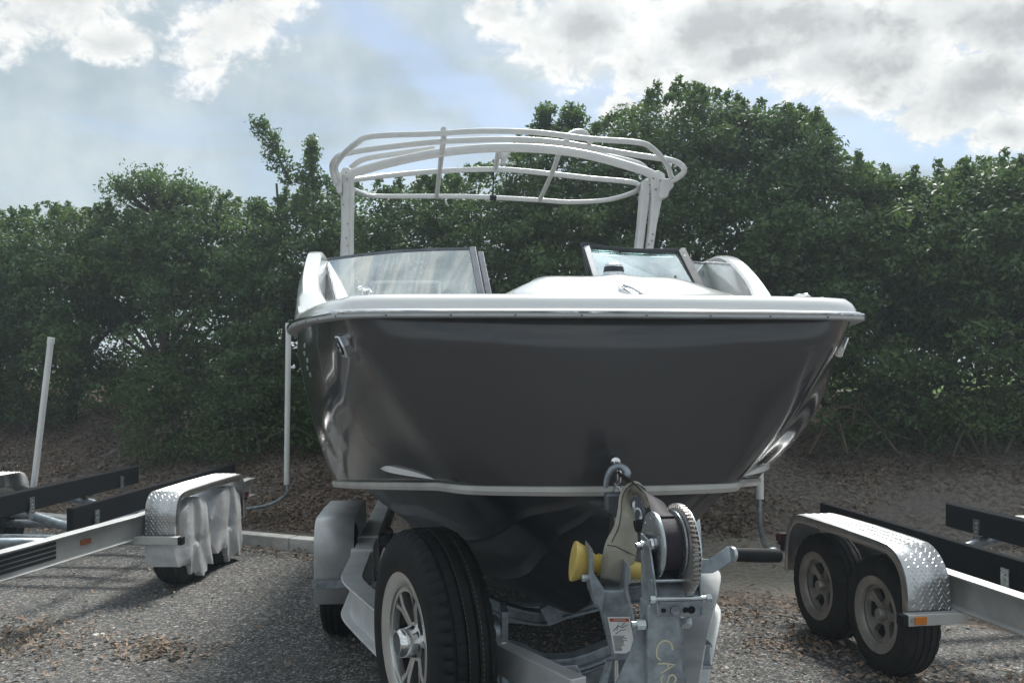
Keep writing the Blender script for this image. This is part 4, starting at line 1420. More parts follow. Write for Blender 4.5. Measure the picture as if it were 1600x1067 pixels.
# bow eye
c = FB.py(962, 722, -.004)
mb = MB(); mb.lathe([(.0, .0005), (.0, .014), (.012, .013), (.014, .0005)], c + Vector((0, .01, 0)), (0, -1, 0), 16)
mb.tube([c + Vector((0, 0, 0)), c + Vector((0, -.03, -.006)), c + Vector((.002, -.042, -.025)), c + Vector((.002, -.035, -.045)), c + Vector((0, .0, -.055))], .0065, 10)
mb.build('bow_eye', 'chrome', boat)
# through-hull drain
c = FB.py(912, 810, .45)
mb = MB(); mb.lathe([(0, .0005), (.004, .006), (.006, .014), (.0, .017)], c + Vector((0, -.02, 0)), (-.3, -.8, -.5), 16); mb.build('drain_fitting', 'decal_white', boat)


# windshield ---------------------------------------------------------------
def pane(outline, th=.006, name='windshield_pane'):
    mb = MB(); P = [Vector(p) for p in outline]
    n = (P[1] - P[0]).cross(P[2] - P[0]).normalized()
    mb.prism(P, n * th)
    return mb.build(name, 'glass_clear', boat)


def bar(parent, pts, w, h, m='frame_grey', name='frame_bar', up=(0, -1, .3)):
    mb = MB(); mb.sweep(pts, [(-w / 2, -h / 2), (w / 2, -h / 2), (w / 2, h / 2), (-w / 2, h / 2)], smooth=False, up=up)
    return mb.build(name, m, parent, bevel=.003)


# left pane (starboard side of the windshield); bottoms sit forward of the tops
TLo, TRo = FB.py(510, 406, 2.98), FB.py(738, 389, 2.55)
BRo, BLo = FB.py(755, 478, 2.20), FB.py(531, 490, 2.45)
Mm = [TLo.lerp(TRo, q) + Vector((0, -.05 * math.sin(math.pi * q), .01 * math.sin(math.pi * q))) for q in (0, .25, .5, .75, 1)]
Bm = [BLo.lerp(BRo, q) + Vector((0, -.05 * math.sin(math.pi * q), 0)) for q in (0, .25, .5, .75, 1)]
mb = MB(); mb.grid([[p.lerp(q, k) for p, q in zip(Mm, Bm)] for k in (0, .5, 1)]); lp = mb.build('windshield_pane', 'glass', boat)
bar(lp, Mm, .016, .014, 'frame_grey', 'top_bar')
bar(lp, [TRo, BRo], .036, .03, 'frame_grey', 'end_post', up=(0, -1, .3))
off = Vector((.048, .10, -.012)); bar(lp, [TRo + off, BRo + off], .032, .03, 'frame_grey', 'end_post')
bar(lp, [TLo, BLo], .014, .012, 'frame_grey', 'side_post')
# dark side quarter behind the wing
q = [FB.py(506, 408, 3.02), FB.py(521, 466, 2.55), FB.py(488, 470, 2.75), FB.py(500, 415, 3.1)]
mb = MB(); mb.prism(q, (0, .01, 0)); mb.build('side_quarter', 'frame_grey', boat)

# right pane, swung open in its dark frame
a, b = FB.py(922, 389, 2.45), FB.py(1062, 394, 2.62)
c_, d_ = FB.py(1096, 462, 2.30), FB.py(946, 462, 2.10)
rp = pane([a, b, c_, d_])
top = [FB.py(908, 382, 2.44), FB.py(950, 388, 2.47), FB.py(1000, 392, 2.52), FB.py(1072, 391, 2.63)]
bar(rp, catmull(top, 4), .020, .022, 'frame_dark', 'top_bar')
bar(rp, [FB.py(916, 386, 2.44), FB.py(940, 462, 2.10)], .034, .022, 'frame_grey', 'side_post')
bar(rp, [FB.py(911, 390, 2.50), FB.py(922, 455, 2.30)], .014, .03, 'frame_dark', 'side_post')
bar(rp, [FB.py(1064, 391, 2.62), FB.py(1104, 470, 2.28)], .046, .03, 'frame_dark', 'side_post')
mb = MB()
for px, py in ((1070, 399), (1088, 441)):
    cc = FB.py(px, py, 2.44); mb.lathe([(0, .0005), (0, .008), (.012, .008), (.02, .004)], cc, (0, 1, 0), 10)
mb.build('hinge_bolt', 'chrome', rp)
# outer right pane running back to the wing
a, b = FB.py(1080, 410, 2.78), FB.py(1118, 412, 3.05)
c_, d_ = FB.py(1142, 462, 2.8), FB.py(1100, 462, 2.5)
op = pane([a, b, c_, d_])
bar(op, [a, b], .014, .012, 'frame_grey', 'top_bar'); bar(op, [b, c_], .020, .02, 'frame_dark', 'side_post')
q = [FB.py(1119, 413, 3.06), FB.py(1146, 462, 2.8), FB.py(1166, 462, 2.9), FB.py(1135, 422, 3.1)]
mb = MB(); mb.prism(q, (0, .01, 0)); mb.build('side_quarter', 'frame_grey', boat)
# dashboards under the glass and a grab rail seen through it
mb = MB()
mb.prism([FB.py(525, 470, 2.75), FB.py(745, 470, 2.75), FB.py(745, 520, 2.75), FB.py(525, 520, 2.75)], (0, .6, .0)); mb.build('dashboard', 'liner_grey', boat, bevel=.02)
mb = MB()
mb.prism([FB.py(945, 466, 2.75), FB.py(1100, 466, 2.75), FB.py(1100, 520, 2.75), FB.py(945, 520, 2.75)], (0, .6, .0)); mb.build('dashboard', 'liner_grey', boat, bevel=.02)
g = [FB.py(583, 462, 2.95), FB.py(583, 448, 2.95), FB.py(588, 441, 2.95), FB.py(680, 441, 2.95), FB.py(686, 447, 2.95), FB.py(687, 462, 2.95)]
mb = MB(); mb.tube(catmull(g, 5), .008, 8); mb.build('grab_rail', 'tower_paint', boat)

# tower ---------------------------------------------------------------------
tw = bpy.data.objects.new('tower', None); COL.objects.link(tw); tw.parent = boat


def tb(pts, y, rad, name='rack_tube', closed=False, m='tower_paint', n=6):
    ys = y if isinstance(y, (list, tuple)) else [y] * len(pts)
    P = [FB.py(px, py, yy) for (px, py), yy in zip(pts, ys)]
    mb = MB(); mb.tube(catmull(P, n, closed), rad, 12, closed=closed)
    return mb.build(name, m, tw)


Y0 = 4.15                                                    # plane of the legs
# thick arch
tb([(541, 277), (560, 268), (620, 252), (680, 240), (740, 233), (800, 231), (860, 234), (920, 243), (980, 259), (1013, 270), (1026, 278)], Y0, .033, 'arch_tube')
tb([(548, 262), (566, 250), (600, 243), (680, 232)], [Y0 + .25, Y0 + .2, Y0 + .15, Y0 + .1], .020)
tb([(930, 240), (985, 252), (1005, 260), (1016, 274)], [Y0 + .1, Y0 + .15, Y0 + .2, Y0 + .25], .020)
# front loop: two tubes joined at the sides
tb([(524, 285), (519, 262), (524, 249), (537, 241), (574, 234), (667, 223), (737, 219), (800, 218), (868, 222), (947, 235), (1003, 244), (1045, 250), (1063, 257), (1069, 267), (1062, 276), (1050, 283)],
   [Y0 - .10, Y0 - .2] + [Y0 - .3] * 12 + [Y0 - .2, Y0 - .1], .0205)
tb([(530, 280), (524, 262), (535, 243), (557, 224), (583, 213), (681, 209), (750, 205), (834, 207), (919, 217), (997, 223), (1020, 233), (1041, 256), (1050, 279)],
   [Y0 - .1, Y0 - .2, Y0 - .35] + [Y0 - .55] * 7 + [Y0 - .45, Y0 - .3, Y0 - .1], .019)
# rear loop
tb([(545, 282), (600, 275), (681, 268), (750, 265), (800, 266), (862, 272), (925, 279), (980, 284), (998, 290), (989, 301), (947, 313), (890, 316), (843, 313), (750, 308), (681, 307), (600, 307), (574, 305), (552, 297)],
   [Y0 + .3, Y0 + .7] + [Y0 + .95] * 5 + [Y0 + .9, Y0 + 1.0, Y0 + 1.4] + [Y0 + 1.75] * 5 + [Y0 + 1.7, Y0 + 1.5, Y0 + .5], .0215)
tb([(1000, 290), (1012, 282)], [Y0 + .9, Y0 + .2], .019)
# fore-and-aft bars
tb([(693, 203), (693, 219), (690, 240), (687, 268), (682, 308)], [Y0 - .55, Y0 - .3, Y0, Y0 + .95, Y0 + 1.75], .020, 'rack_bar')
tb([(874, 238), (862, 272), (843, 313)], [Y0, Y0 + .95, Y0 + 1.75], .020, 'rack_bar')
tb([(779, 236), (774, 264)], [Y0, Y0 + .95], .020, 'rack_bar')
tb([(884, 222), (890, 211), (904, 206), (915, 210), (923, 224)], [Y0 - .5, Y0 - .45, Y0 - .4, Y0 - .35, Y0 - .3], .021, 'rack_bar')
# hanging light mount
c = FB.py(787, 246, Y0 + .3)
mb = MB(); mb.lathe([(.055, .058), (.02, .05), (-.01, .022), (-.035, .022), (-.045, .034), (-.055, .034), (-.055, .001)], c, (0, 0, 1), 24); mb.build('light_mount', 'tower_paint', tw)
mb = MB(); a = FB.py(771, 266, Y0 + 1.0); b = FB.py(770, 310, Y0 + 1.72); mb.beam(a, b, .012, .005); mb.build('tie_strap', 'rubber', tw)
mb = MB(); mb.lathe([(-.03, .0255), (.03, .0255)], FB.py(770, 309, Y0 + 1.75), (1, .1, 0), 14); mb.build('strap_wrap', 'rubber', tw)
# legs: left one broad plate, right one two plates with a slot
LG = [(532, 268), (536, 261), (545, 261), (551, 268), (552, 300), (551, 350), (551, 402), (552, 470), (529, 470), (531, 402), (533, 350), (532, 300)]
mb = MB(); mb.prism([FB.py(x, y, Y0 - .02) for x, y in LG], (0, .10, 0)); lg = mb.build('tower_leg', 'tower_paint', tw, bevel=.012)
mb = MB(); mb.prism([FB.py(x, y, Y0 - .045) for x, y in ((536, 285), (545, 285), (544, 470), (533, 470))], (0, .03, 0)); mb.build('leg_rib', 'tower_paint', lg, bevel=.004)
for outl in ([(1012, 272), (1022, 265), (1033, 268), (1041, 274), (1040, 300), (1033, 330), (1023, 386), (1012, 470), (998, 470), (1011, 386), (1018, 330), (1018, 306), (1010, 300)],
             [(1012, 276), (1018, 300), (1013, 330), (1008, 386), (1000, 470), (986, 470), (996, 386), (1003, 330), (1004, 300), (1008, 280)]):
    pass
mb = MB(); mb.prism([FB.py(x, y, Y0 - .02) for x, y in [(1017, 268), (1030, 266), (1040, 272), (1039, 296), (1032, 326), (1027, 352), (1022, 386), (1010, 470), (999, 470), (1012, 386), (1016, 352), (1019, 310)]], (0, .10, 0))
lg = mb.build('tower_leg', 'tower_paint', tw, bevel=.012)
mb = MB(); mb.prism([FB.py(x, y, Y0 + .02) for x, y in [(1008, 280), (1018, 280), (1016, 310), (1010, 352), (1006, 386), (996, 470), (982, 470), (995, 386), (999, 352), (1003, 304)]], (0, .12, 0))
mb.build('tower_leg', 'tower_paint', tw, bevel=.012)
mb = MB()
for (x, y) in ((1021, 279), (1032, 282), (1015, 289), (1015, 303), (1025, 296), (1030, 303), (1020, 366), (1019, 376), (1014, 382)):
    mb.lathe([(0, .0005), (.003, .005), (-.003, .006)], FB.py(x, y, Y0 - .026), (0, -1, 0), 10)
for (x, y) in ((541, 270), (543, 280), (536, 320), (543, 350), (541, 372), (543, 384)):
    mb.lathe([(0, .0005), (.003, .0045), (-.003, .0055)], FB.py(x, y, Y0 - .055), (0, -1, 0), 10)
o = mb.build('leg_bolts', 'frame_grey', tw); tag(o, kind='stuff')
# pivot bracket at the right and left tops
mb = MB(); mb.prism([FB.py(x, y, Y0 - .1) for x, y in ((1036, 278), (1050, 280), (1054, 290), (1046, 300), (1044, 308), (1034, 310), (1032, 298))], (0, .12, 0)); mb.build('pivot_bracket', 'tower_paint', tw, bevel=.01)
mb = MB(); mb.prism([FB.py(x, y, Y0 - .1) for x, y in ((522, 270), (533, 268), (534, 300), (527, 302), (523, 290))], (0, .12, 0)); mb.build('pivot_bracket', 'tower_paint', tw, bevel=.01)

# ================================================================== the trailer under the boat
trB = thing('boat_trailer', FB, 'aluminium tandem trailer with winch and spare wheel carrying the charcoal boat', 'trailer')
for sg in (-1, 1):
    pts = [(sg * .90, 2.30, .53), (sg * .89, 2.08, .53), (sg * .80, 1.80, .53), (sg * .62, 1.32, .53), (sg * .40, .72, .53), (sg * .16, -.05, .53), (sg * .07, -.9, .53)]
    path = [Vector((sg * .90, 6.2, .53)), Vector((sg * .90, 4.2, .53))] + catmull(pts, 5)
    mb = MB(); mb.sweep(path, i_section(.19, .105, .012, .01), smooth=False)
    mb.build('frame_beam', 'aluminium', trB, bevel=.004)
    # fender, wheels
    fo = 1.195 if sg < 0 else 1.10
    make_fender(trB, sg * .965, sg * fo, 2.93, 3.78, .77, .28, .28, False, 'aluminium', .10)
    mb = MB(); mb.box((sg * (fo + .965) / 2, 2.914, .40), (fo - .965 + .02, .012, .045)); st = mb.build('fender_strap', 'galvanised', trB)
    mb = MB(); mb.cyl((sg * (fo - .015), 2.905, .40), (sg * (fo - .015), 2.895, .40), .010, 8); mb.build('bolt', 'zinc', st)
    for t in (3.35,):
        make_wheel(trB, (sg * (fo - .105), t, .35), (sg, 0, 0), .35, .19, .19, 'five', seg=96)
    # bunks under the hull
    mb = MB(); mb.beam((sg * .46, 1.9, .80), (sg * .50, 6.0, .80), .09, .04); mb.build('bunk_board', 'carpet', trB)
    for t in (2.2, 3.6, 5.2):
        mb = MB(); mb.box((sg * .48, t, .70), (.06, .05, .17)); mb.build('bunk_post', 'galvanised', trB)
    mb = MB(); mb.cyl((0, 3.35, .35), (sg * .98, 3.35, .35), .04); mb.build('axle', 'galvanised', trB)
    # sleeves clamped round the beam
    for t in (2.75, 3.15):
        mb = MB(); mb.box((sg * .90, t, .53), (.125, .05, .212)); mb.build('beam_clamp', 'aluminium', trB, bevel=.003)
for t, zz in ((.95, .60), (2.2, .52), (3.8, .50)):
    hw = .55 if t < 1.5 else .88
    mb = MB(); mb.sweep(catmull([(-hw, t, zz - .02), (-hw * .55, t, zz - .03), (0, t, zz - .12), (hw * .55, t, zz - .03), (hw, t, zz - .02)], 6), i_section(.09, .07, .01), smooth=False)
    mb.build('cross_member', 'galvanised', trB, bevel=.003)
# a light cross bar higher up under the keel
mb = MB(); mb.sweep(catmull([FB.py(760, 940, 1.1), FB.py(800, 956, 1.1), FB.py(850, 964, 1.1), FB.py(885, 952, 1.1), FB.py(935, 940, 1.1)], 5), i_section(.05, .06, .008), smooth=False); mb.build('cross_member', 'galvanised', trB)
mb = MB(); mb.beam(FB.py(850, 962, 1.06), FB.py(872, 950, 1.06), .05, .07); mb.build('roller_bracket', 'galvanised', trB)
# front cross member with a dip and upright bracket
P = [FB.py(770, 1010, .45), FB.py(810, 1018, .45), FB.py(850, 1035, .45), FB.py(900, 1032, .45), FB.py(955, 1012, .45)]
mb = MB(); mb.sweep(catmull(P, 6), i_section(.045, .06, .008), smooth=False); fm = mb.build('front_cross_member', 'galvanised', trB)
mb = MB(); mb.prism([FB.py(x, y, .38) for x, y in ((868, 1040), (902, 1038), (925, 1085), (872, 1085))], (0, .05, 0)); mb.build('upright_bracket', 'galvanised', fm, bevel=.004)
mb = MB(); mb.beam(FB.py(772, 1020, .40), FB.py(905, 1085, .0), .05, .09); mb.build('tongue_brace', 'aluminium', trB, bevel=.004)
mb = MB(); c = FB.py(787, 1012, .36); mb.cyl(c, c + Vector((0, -.02, .012)), .012, 6); mb.build('bolt', 'zinc', fm)
# tongue
mb = MB(); mb.beam((0, .60, .49), (0, -2.2, .49), .10, .13); mb.build('tongue', 'galvanised', trB, bevel=.006)
# brake cable loops by the left fender
mb = MB()
for k in range(2):
    P = [FB.py(x + 3 * k, y, 2.6) for x, y in ((604, 822), (610, 830), (608, 845), (612, 858), (606, 875))]
    mb.tube(catmull(P, 5), .005, 6)
mb.build('brake_cable', 'rubber', trB)

# spare wheel on the left tongue rail
sc_ = FB.py(629, 1004, 0.40)
ax = Vector((-.925, -.36, 0)).normalized()
spare = make_wheel(trB, sc_ - ax * .09, ax, .342, .182, .192, 'six', seg=220)
mb = MB(); c0 = sc_ - ax * .21; mb.cyl(c0, c0 - ax * .10, .05, 16); mb.box(c0 - ax * .13 + Vector((0, 0, -.10)), (.02, .12, .34)); mb.build('spare_mount', 'galvanised', trB)
# faint coloured line on the tread
for off, m_, w_ in ((-.030, 'tread_paint', .0006), (.012, 'tread_paint', .0004)):
    mb = MB()
    for k in range(150):
        a0 = 2 * math.pi * k / 150; a1 = a0 + 2 * math.pi / 150 * .6
        x = Vector((0, 0, 1)).cross(ax).normalized(); y = ax.cross(x); cc = sc_ - ax * .09
        q = [cc + ax * (off + o) + (x * math.cos(a) + y * math.sin(a)) * .3424 for a, o in ((a0, -w_), (a0, w_), (a1, w_), (a1, -w_))]
        mb.add(q, [(0, 1, 2, 3)])
    o = mb.build('tread_line', m_, spare, fix=False); tag(o, kind='stuff')

# winch post ------------------------------------------------------------------
YW = -.58                                                    # plane of the winch


def W(px, py, y=YW):
    return FB.py(px, py, y)


pt = [W(1012, 945), W(1058, 945), W(1066, 1010), W(1072, 1240), W(1013, 1240), W(1011, 1010)]
mb = MB(); mb.prism(pt, (0, .075, 0)); post = mb.build('winch_post', 'galvanised', trB, bevel=.005)
# chalk letters C A S running down the post
mb = MB()
st = [[(1051, 1015), (1049, 1006), (1043, 1001), (1036, 1001), (1029, 1007), (1026, 1017), (1027, 1026), (1033, 1031)],
      [(1028, 1036), (1042, 1036), (1055, 1038), (1044, 1044), (1032, 1051)], [(1043, 1037), (1045, 1044)],
      [(1053, 1067), (1056, 1060), (1052, 1054), (1046, 1056), (1044, 1062), (1041, 1068), (1035, 1067), (1033, 1060), (1036, 1054)]]
for s in st:
    P = [W(x, y, YW - .0012) for x, y in s]
    if len(P) > 3 and s is not st[1]: P = catmull(P, 4)
    mb.sweep(P, [(-.0016, -.0004), (.0016, -.0004), (.0016, .0004), (-.0016, .0004)], up=(0, -1, 0), smooth=False)
mb.build('chalk_lettering', 'chalk', post)
# side gusset plates running down from the post
mb = MB(); mb.prism([W(x, y, YW + .02) for x, y in ((1006, 958), (1013, 955), (1013, 1085), (955, 1085), (985, 1020), (996, 985))], (0, .008, 0)); mb.build('gusset', 'galvanised', trB)
mb = MB(); mb.prism([W(x, y, YW + .09) for x, y in ((1060, 958), (1066, 962), (1074, 1085), (1064, 1085))], (0, .008, 0)); mb.build('gusset', 'galvanised', trB)
mb = MB(); c = W(996, 975, YW + .01); mb.cyl(c + Vector((-.002, 0, 0)), c + Vector((.016, 0, 0)), .011, 6, False); mb.cyl(c + Vector((-.012, 0, 0)), c + Vector((-.002, 0, 0)), .007, 10)
mb.build('bolt', 'zinc', post)
mb = MB(); c = W(1064, 972, YW + .04); mb.cyl(c, c + Vector((.02, 0, 0)), .012, 6, False); mb.build('bolt', 'zinc', post)

# winch ----------------------------------------------------------------------
win = bpy.data.objects.new('winch', None); COL.objects.link(win); win.parent = trB
WX = Vector((1, -.12, 0)).normalized()
WX = Vector((math.cos(R(7)), math.sin(R(7)), 0))
cD = W(1038, 850, YW + .02)                                # drum centre


def ring_lathe(h0, prof, mname, name, seg=56, mod=None, par=None):
    mb = MB(); mb.lathe([(h + h0, r_) for h, r_ in prof], cD, WX, seg, True, mod)
    return mb.build(name, mname, par or win, fix=False)


# strap wound on the drum between two flanges
ring_lathe(0, [(-.019, .030), (-.019, .056), (.019, .056), (.019, .030)], 'webbing_black', 'wound_strap')
fl = ring_lathe(-.023, [(0.003, .012), (-.002, .012), (-.004, .05), (-.004, .062), (-.002, .0665), (.002, .0665), (.003, .06), (.003, .02)], 'zinc', 'drum_flange')
ring_lathe(.022, [(-.003, .02), (-.002, .067), (.002, .067), (.003, .02)], 'zinc', 'drum_flange')
# gear wheel with teeth
gseg = 2 * 62


def gmod(k, j): return (.0 if k % 2 == 0 else -.007) if j in (2, 3) else 0


g1 = MB()
vs = []; fs = []
NTt = 56; Rg = .095
ref = Vector((0, 0, 1)); gx = ref.cross(WX).normalized(); gy = WX.cross(gx)
sec = []
for k in range(NTt):
    for fr_, rr in ((0, Rg - .008), (.22, Rg - .008), (.36, Rg), (.68, Rg), (.82, Rg - .008)):
        a = 2 * math.pi * (k + fr_) / NTt; sec.append((a, rr))
cG = cD - Vector((0, 0, .014))
for h in (.026, .038):
    for a, rr in sec: vs.append(cG + WX * h + (gx * math.cos(a) + gy * math.sin(a)) * rr)
n_ = len(sec)
for a, rr in sec: vs.append(cG + WX * .026 + (gx * math.cos(a) + gy * math.sin(a)) * .03)
for a, rr in sec: vs.append(cG + WX * .038 + (gx * math.cos(a) + gy * math.sin(a)) * .03)
for i in range(n_):
    j = (i + 1) % n_
    fs += [(i, j, n_ + j, n_ + i), (2 * n_ + i, 2 * n_ + j, j, i), (n_ + i, n_ + j, 3 * n_ + j, 3 * n_ + i)]
g1.add(vs, fs); g1.build('gear', 'rusty_zinc', win, fix=False)
# gear guard rim
mb = MB(); mb.lathe([(.041, .03), (.041, .088), (.044, .088), (.044, .03)], cG, WX, 56); mb.build('gear_guard', 'zinc', win, fix=False)
# axle bolt, boss
mb = MB(); mb.lathe([(-.060, .0005), (-.060, .005), (-.050, .005), (-.050, .009), (-.042, .009), (-.042, .007), (-.036, .008), (-.032, .013), (-.026, .014)], cD, WX, 20); mb.build('axle_bolt', 'chrome', win, fix=False)
mb = MB(); mb.lathe([(.050, .014), (.058, .014), (.058, .006), (.068, .006), (.068, .0005)], cD, WX, 20); mb.build('axle_nut', 'zinc', win, fix=False)
# side plates (U frame)
lp_ = [W(1007, 838, YW - .02), W(1013, 842, YW - .02), W(1017, 905, YW - .03), W(1020, 951, YW - .035), W(1000, 951, YW + .06), W(1000, 845, YW + .06)]
mb = MB(); mb.prism([cD + Vector(v) for v in ((-.040, -.030, .014), (-.040, .040, .016), (-.034, .060, -.13), (-.026, -.052, -.13), (-.034, -.046, -.05))], (.004, 0, 0)); mb.build('side_plate', 'galvanised', win, bevel=.001)
mb = MB(); mb.prism([cD + Vector(v) for v in ((.055, -.030, -.022), (.058, .060, .010), (.064, .075, -.13), (.062, -.052, -.13), (.058, -.046, -.05))], (.004, 0, 0)); mb.build('side_plate', 'galvanised', win, bevel=.001)
# base plate with holes, cross rod
b0 = cD + Vector((-.024, -.052, -.098)); b1 = cD + Vector((.062, -.052, -.098))
mb = MB(); mb.prism([b0 + Vector((0, 0, -.004)), b1 + Vector((0, 0, -.004)), b1 + Vector((0, .006, -.036)), b0 + Vector((0, .006, -.036))], (0, .004, 0))
mb.prism([b0 + Vector((0, .01, 0)), b1 + Vector((0, .01, 0)), b1 + Vector((0, .08, .045)), b0 + Vector((0, .08, .045))], (0, 0, .004))
bp_ = mb.build('base_plate', 'galvanised', win, bevel=.001)
mb = MB(); mb.cyl(b0 + Vector((-.016, -.002, .002)), b1 + Vector((.016, -.002, .002)), .0045, 12); mb.build('cross_rod', 'zinc', win)
mb = MB(); mb.cyl(cD + Vector((-.036, -.03, -.066)), cD + Vector((.056, -.03, -.066)), .004, 12); mb.build('cross_rod', 'zinc', win)
mb = MB()
for q, rr in ((.010, .005), (.033, .010), (.054, .006), (.066, .008)):
    mb.lathe([(0, .0005), (0.0, rr)], b0 + Vector((q, -.0012 + .0035, -.022)), (0, -1, -.15), 14)
mb.build('plate_holes', 'rubber', win, fix=False)
mb = MB(); mb.lathe([(0, .0005), (0.002, .009), (-.002, .0095)], b0 + Vector((.033, .0, -.022)), (0, -1, -.15), 18); mb.build('base_bolt', 'galvanised', win, fix=False)
for sx in (-.018, .094):
    mb = MB(); c = b0 + Vector((sx, -.002, .002)); mb.cyl(c, c + Vector((.010, 0, 0)), .008, 6, False)
    mb.build('rod_nut', 'zinc', win)
# handle
h0 = W(1086, 882, YW - .0); 
P = [W(1083, 880, YW), W(1090, 884, YW - .01), W(1110, 884, YW - .02), W(1124, 876, YW - .025), W(1141, 864, YW - .03), W(1146, 864, YW - .03)]
mb = MB(); mb.sweep(P, [(-.0035, -.014), (.0035, -.014), (.0035, .014), (-.0035, .014)], smooth=False, up=(0, .3, 1)); hd = mb.build('crank_arm', 'galvanised', win, bevel=.001)
a, b = W(1144, 866, YW - .03), W(1218, 868, YW + .02)
mb = MB(); d = (b - a); mb.lathe([(0, .0005), (0, .0125), (.006, .0135), (d.length * .5, .0145), (d.length - .004, .0135), (d.length, .009), (d.length, .0005)], a, d, 24); mb.build('crank_grip', 'rubber', win)
mb = MB(); mb.lathe([(-.006, .0005), (-.006, .015), (.001, .016), (.002, .0005)], a, d, 20); mb.build('grip_washer', 'zinc', win)

# strap from drum to hook, in the winch's colours
sp = [cD + Vector((0, -.012, .057)), cD + Vector((-.004, .02, .062)), W(1020, 777, YW + .18), W(985, 752, -.16), W(968, 742, -.06)]
wd = [.025, .025, .024, .021, .016]
wd = [.018, .018, .020, .020, .014]
rows = []
for k, p in enumerate(catmull(sp, 8)):
    w_ = float(np.interp(k / 32, np.linspace(0, 1, 5), wd))
    tw_ = .9 * float(smoothstep(6, 26, k)); dv = Vector((math.cos(tw_), .1, -math.sin(tw_) * .9))
    rows.append([p - dv * w_, p, p + dv * w_])
mb = MB(); mb.grid(rows); mb.build('winch_strap', 'webbing_black', trB, solid=.003)
# hook at the bow eye
c = W(962, 740, -.05)
mb = MB(); hk = [W(975, 748, -.07), W(980, 738, -.07), W(970, 729, -.06), W(957, 732, -.06), W(950, 742, -.06), W(947, 753, -.06), W(946, 762, -.06)]
mb.tube(catmull(hk, 6), 0, 10, radii=list(np.linspace(.011, .006, 37))); mb.build('strap_hook', 'galvanised', trB)
# beige sleeve doubled over the strap, falling to the roller bracket
left = [(1017, 782), (1009, 763), (994, 752), (979, 757), (969, 772), (966, 795), (960, 820), (947, 845), (941, 870), (938, 903)]
right = [(1010, 794), (1004, 781), (995, 772), (988, 774), (985, 787), (989, 806), (994, 830), (995, 852), (989, 882), (981, 908)]
ys = [-.28, -.22, -.20, -.20, -.22, -.24, -.27, -.29, -.30, -.30]
L_ = catmull([W(x, y, q) for (x, y), q in zip(left, ys)], 6); R_ = catmull([W(x, y, q + (.02 if i > 2 else .0)) for i, ((x, y), q) in enumerate(zip(right, ys))], 6)
rows = []
for i, (a, b) in enumerate(zip(L_, R_)):
    k = .012 * math.sin(i * .25); rows.append([a, a.lerp(b, .3) + Vector((0, -.006 + k * .3, 0)), a.lerp(b, .6) + Vector((0, -.010 - k * .2, 0)), b])
mb = MB(); mb.grid(rows); sl = mb.build('strap_sleeve', 'webbing_beige', trB, solid=.005)
mb = MB()
edge = [a.lerp(b, .16) + Vector((0, -.008, 0)) for a, b in zip(L_, R_)]
mb.tube(edge[:43], .0011, 5)
mb.build('stitching', 'webbing_black', sl)
e2 = [a.lerp(b, q) + Vector((0, -.012, 0)) for a, b, q in [(L_[43], R_[43], .04), (L_[43], R_[43], .3), (L_[44], R_[44], .6), (L_[45], R_[45], .97)]]
mb = MB(); mb.tube(e2, .0011, 5); mb.build('stitching', 'webbing_black', sl)
# safety chain links
mb = MB()
for k, (x, y) in enumerate(((990, 793), (995, 805), (1001, 815), (963, 770), (964, 782), (963, 795), (962, 806))):
    c = W(x, y, -.2 if k < 3 else -.04)
    ring = [c + Vector((.010 * math.cos(a) * (1 if k % 2 else .3), .010 * math.cos(a) * (.3 if k % 2 else 1), .017 * math.sin(a))) for a in np.linspace(0, 2 * math.pi, 13)[:-1]]
    mb.tube(ring, .0035, 6, closed=True)
tag(mb.build('safety_chain', 'zinc', trB), kind='stuff')
# rubber bow stop block behind the strap
mb = MB(); mb.prism([W(x, y, -.14) for x, y in ((946, 770), (1004, 770), (1010, 800), (1000, 830), (946, 800))], (0, .03, 0)); mb.build('bow_stop', 'frame_grey', trB, bevel=.008)
mb = MB(); a, b = W(992, 822, -.30), W(1012, 818, -.30); mb.cyl(a, b, .014, 12); mb.build('stop_pin', 'rubber', trB)

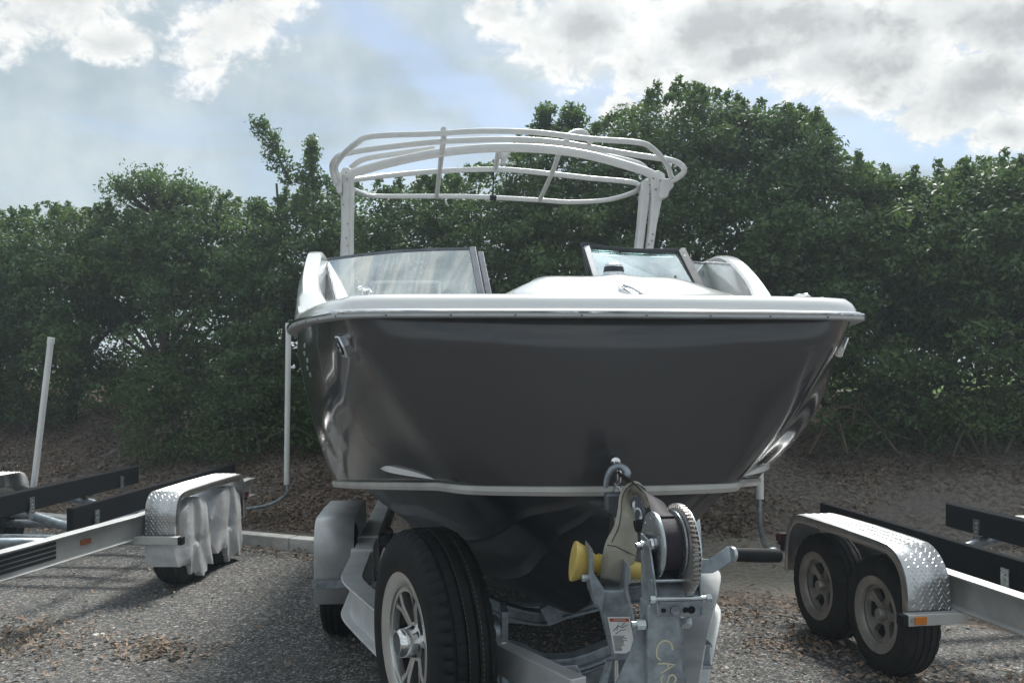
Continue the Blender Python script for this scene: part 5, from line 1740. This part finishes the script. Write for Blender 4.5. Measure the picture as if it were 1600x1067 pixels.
# roller and its bracket
a, b = W(895, 876, -.27), W(1004, 892, -.27); d = b - a; L = d.length
mb = MB(); mb.lathe([(0, .001), (0, .046), (.004, .047), (L * .20, .034), (L * .30, .023), (L * .34, .022), (L * .345, .026), (L * .5, .021), (L * .655, .026), (L * .66, .020), (L * .70, .021), (L * .80, .020), (L * .86, .021), (L, .018), (L, .001)], a, d, 36)
ro = mb.build('bow_roller', 'yellow_roller', trB)
tag(ro, 'yellow plastic keel roller')
arm = [(927, 905), (924, 925), (930, 945), (942, 960), (960, 1032), (985, 1030), (993, 1018), (1000, 1000), (982, 922), (983, 905), (977, 912), (973, 922), (942, 922), (935, 908)]
mb = MB(); mb.prism([W(x, y, -.33) for x, y in arm], (0, .055, 0)); am = mb.build('roller_arm', 'galvanised', trB, bevel=.004)
mb = MB(); mb.prism([W(x, y, -.345) for x, y in ((922, 852), (927, 860), (928, 895), (941, 915), (946, 925), (940, 955), (925, 930), (922, 900))], (0, .07, 0)); mb.build('roller_cheek', 'galvanised', am, bevel=.002)
mb = MB(); mb.prism([W(x, y, -.345) for x, y in ((980, 880), (985, 885), (986, 905), (981, 918), (982, 945), (976, 925), (976, 905))], (0, .07, 0)); mb.build('roller_cheek', 'galvanised', am, bevel=.002)
mb = MB(); c = W(917, 902, -.30); mb.cyl(c + Vector((-.012, 0, 0)), c + Vector((.012, 0, 0)), .009, 6, False); mb.build('bolt', 'zinc', am)
# warning sticker on the arm
q = [W(x, y, -.3315) for x, y in ((949, 963), (984, 963), (990, 1000), (986, 1015), (978, 1020), (960, 1020))]
mb = MB(); mb.prism(q, (0, -.0006, 0)); lb = mb.build('warning_sticker', 'decal_white', am)
q = [W(x, y, -.3323) for x, y in ((952, 965.5), (982, 965.5), (983.2, 970.5), (953.2, 970.5))]
mb = MB(); mb.prism(q, (0, -.0004, 0)); mb.build('red_header', 'decal_red', lb)
mb = MB()
cc = W(968, 968, -.3329); M = Matrix(((1, 0, 0), (0, 0, -1), (0, 1, 0))).to_4x4(); M.translation = cc
text_mb(mb, 'WARNING', .0058, M, .0001)
mb.build('lettering', 'decal_white', lb)
mb = MB()
for k in range(14):
    y = 993 + k * 1.75; x0 = 957 + (y - 990) * .17; x1 = x0 + (14 + 8 * random.random()) * (1 if k < 9 else .6)
    mb.beam(W(x0, y, -.3325), W(x1, y, -.3325), .0004, .0010)
for s in ([(958, 985), (966, 977), (972, 980), (980, 976)], [(962, 990), (970, 984), (978, 983)], [(966, 975), (964, 984)], [(971, 978), (976, 972)]):
    for u, v in zip(s, s[1:]): mb.beam(W(*u, -.3325), W(*v, -.3325), .0004, .0012)
mb.build('printed_text', 'decal_black', lb)
# hanging rod and plate below the arm
mb = MB(); mb.cyl(W(962, 1030, -.31), W(964, 1090, -.31), .006, 10); mb.build('jack_rod', 'chrome', trB)
mb = MB(); mb.prism([W(x, y, -.32) for x, y in ((950, 1034), (957, 1032), (945, 1085), (934, 1085))], (0, .02, 0)); mb.build('chain_tab', 'galvanised', trB)
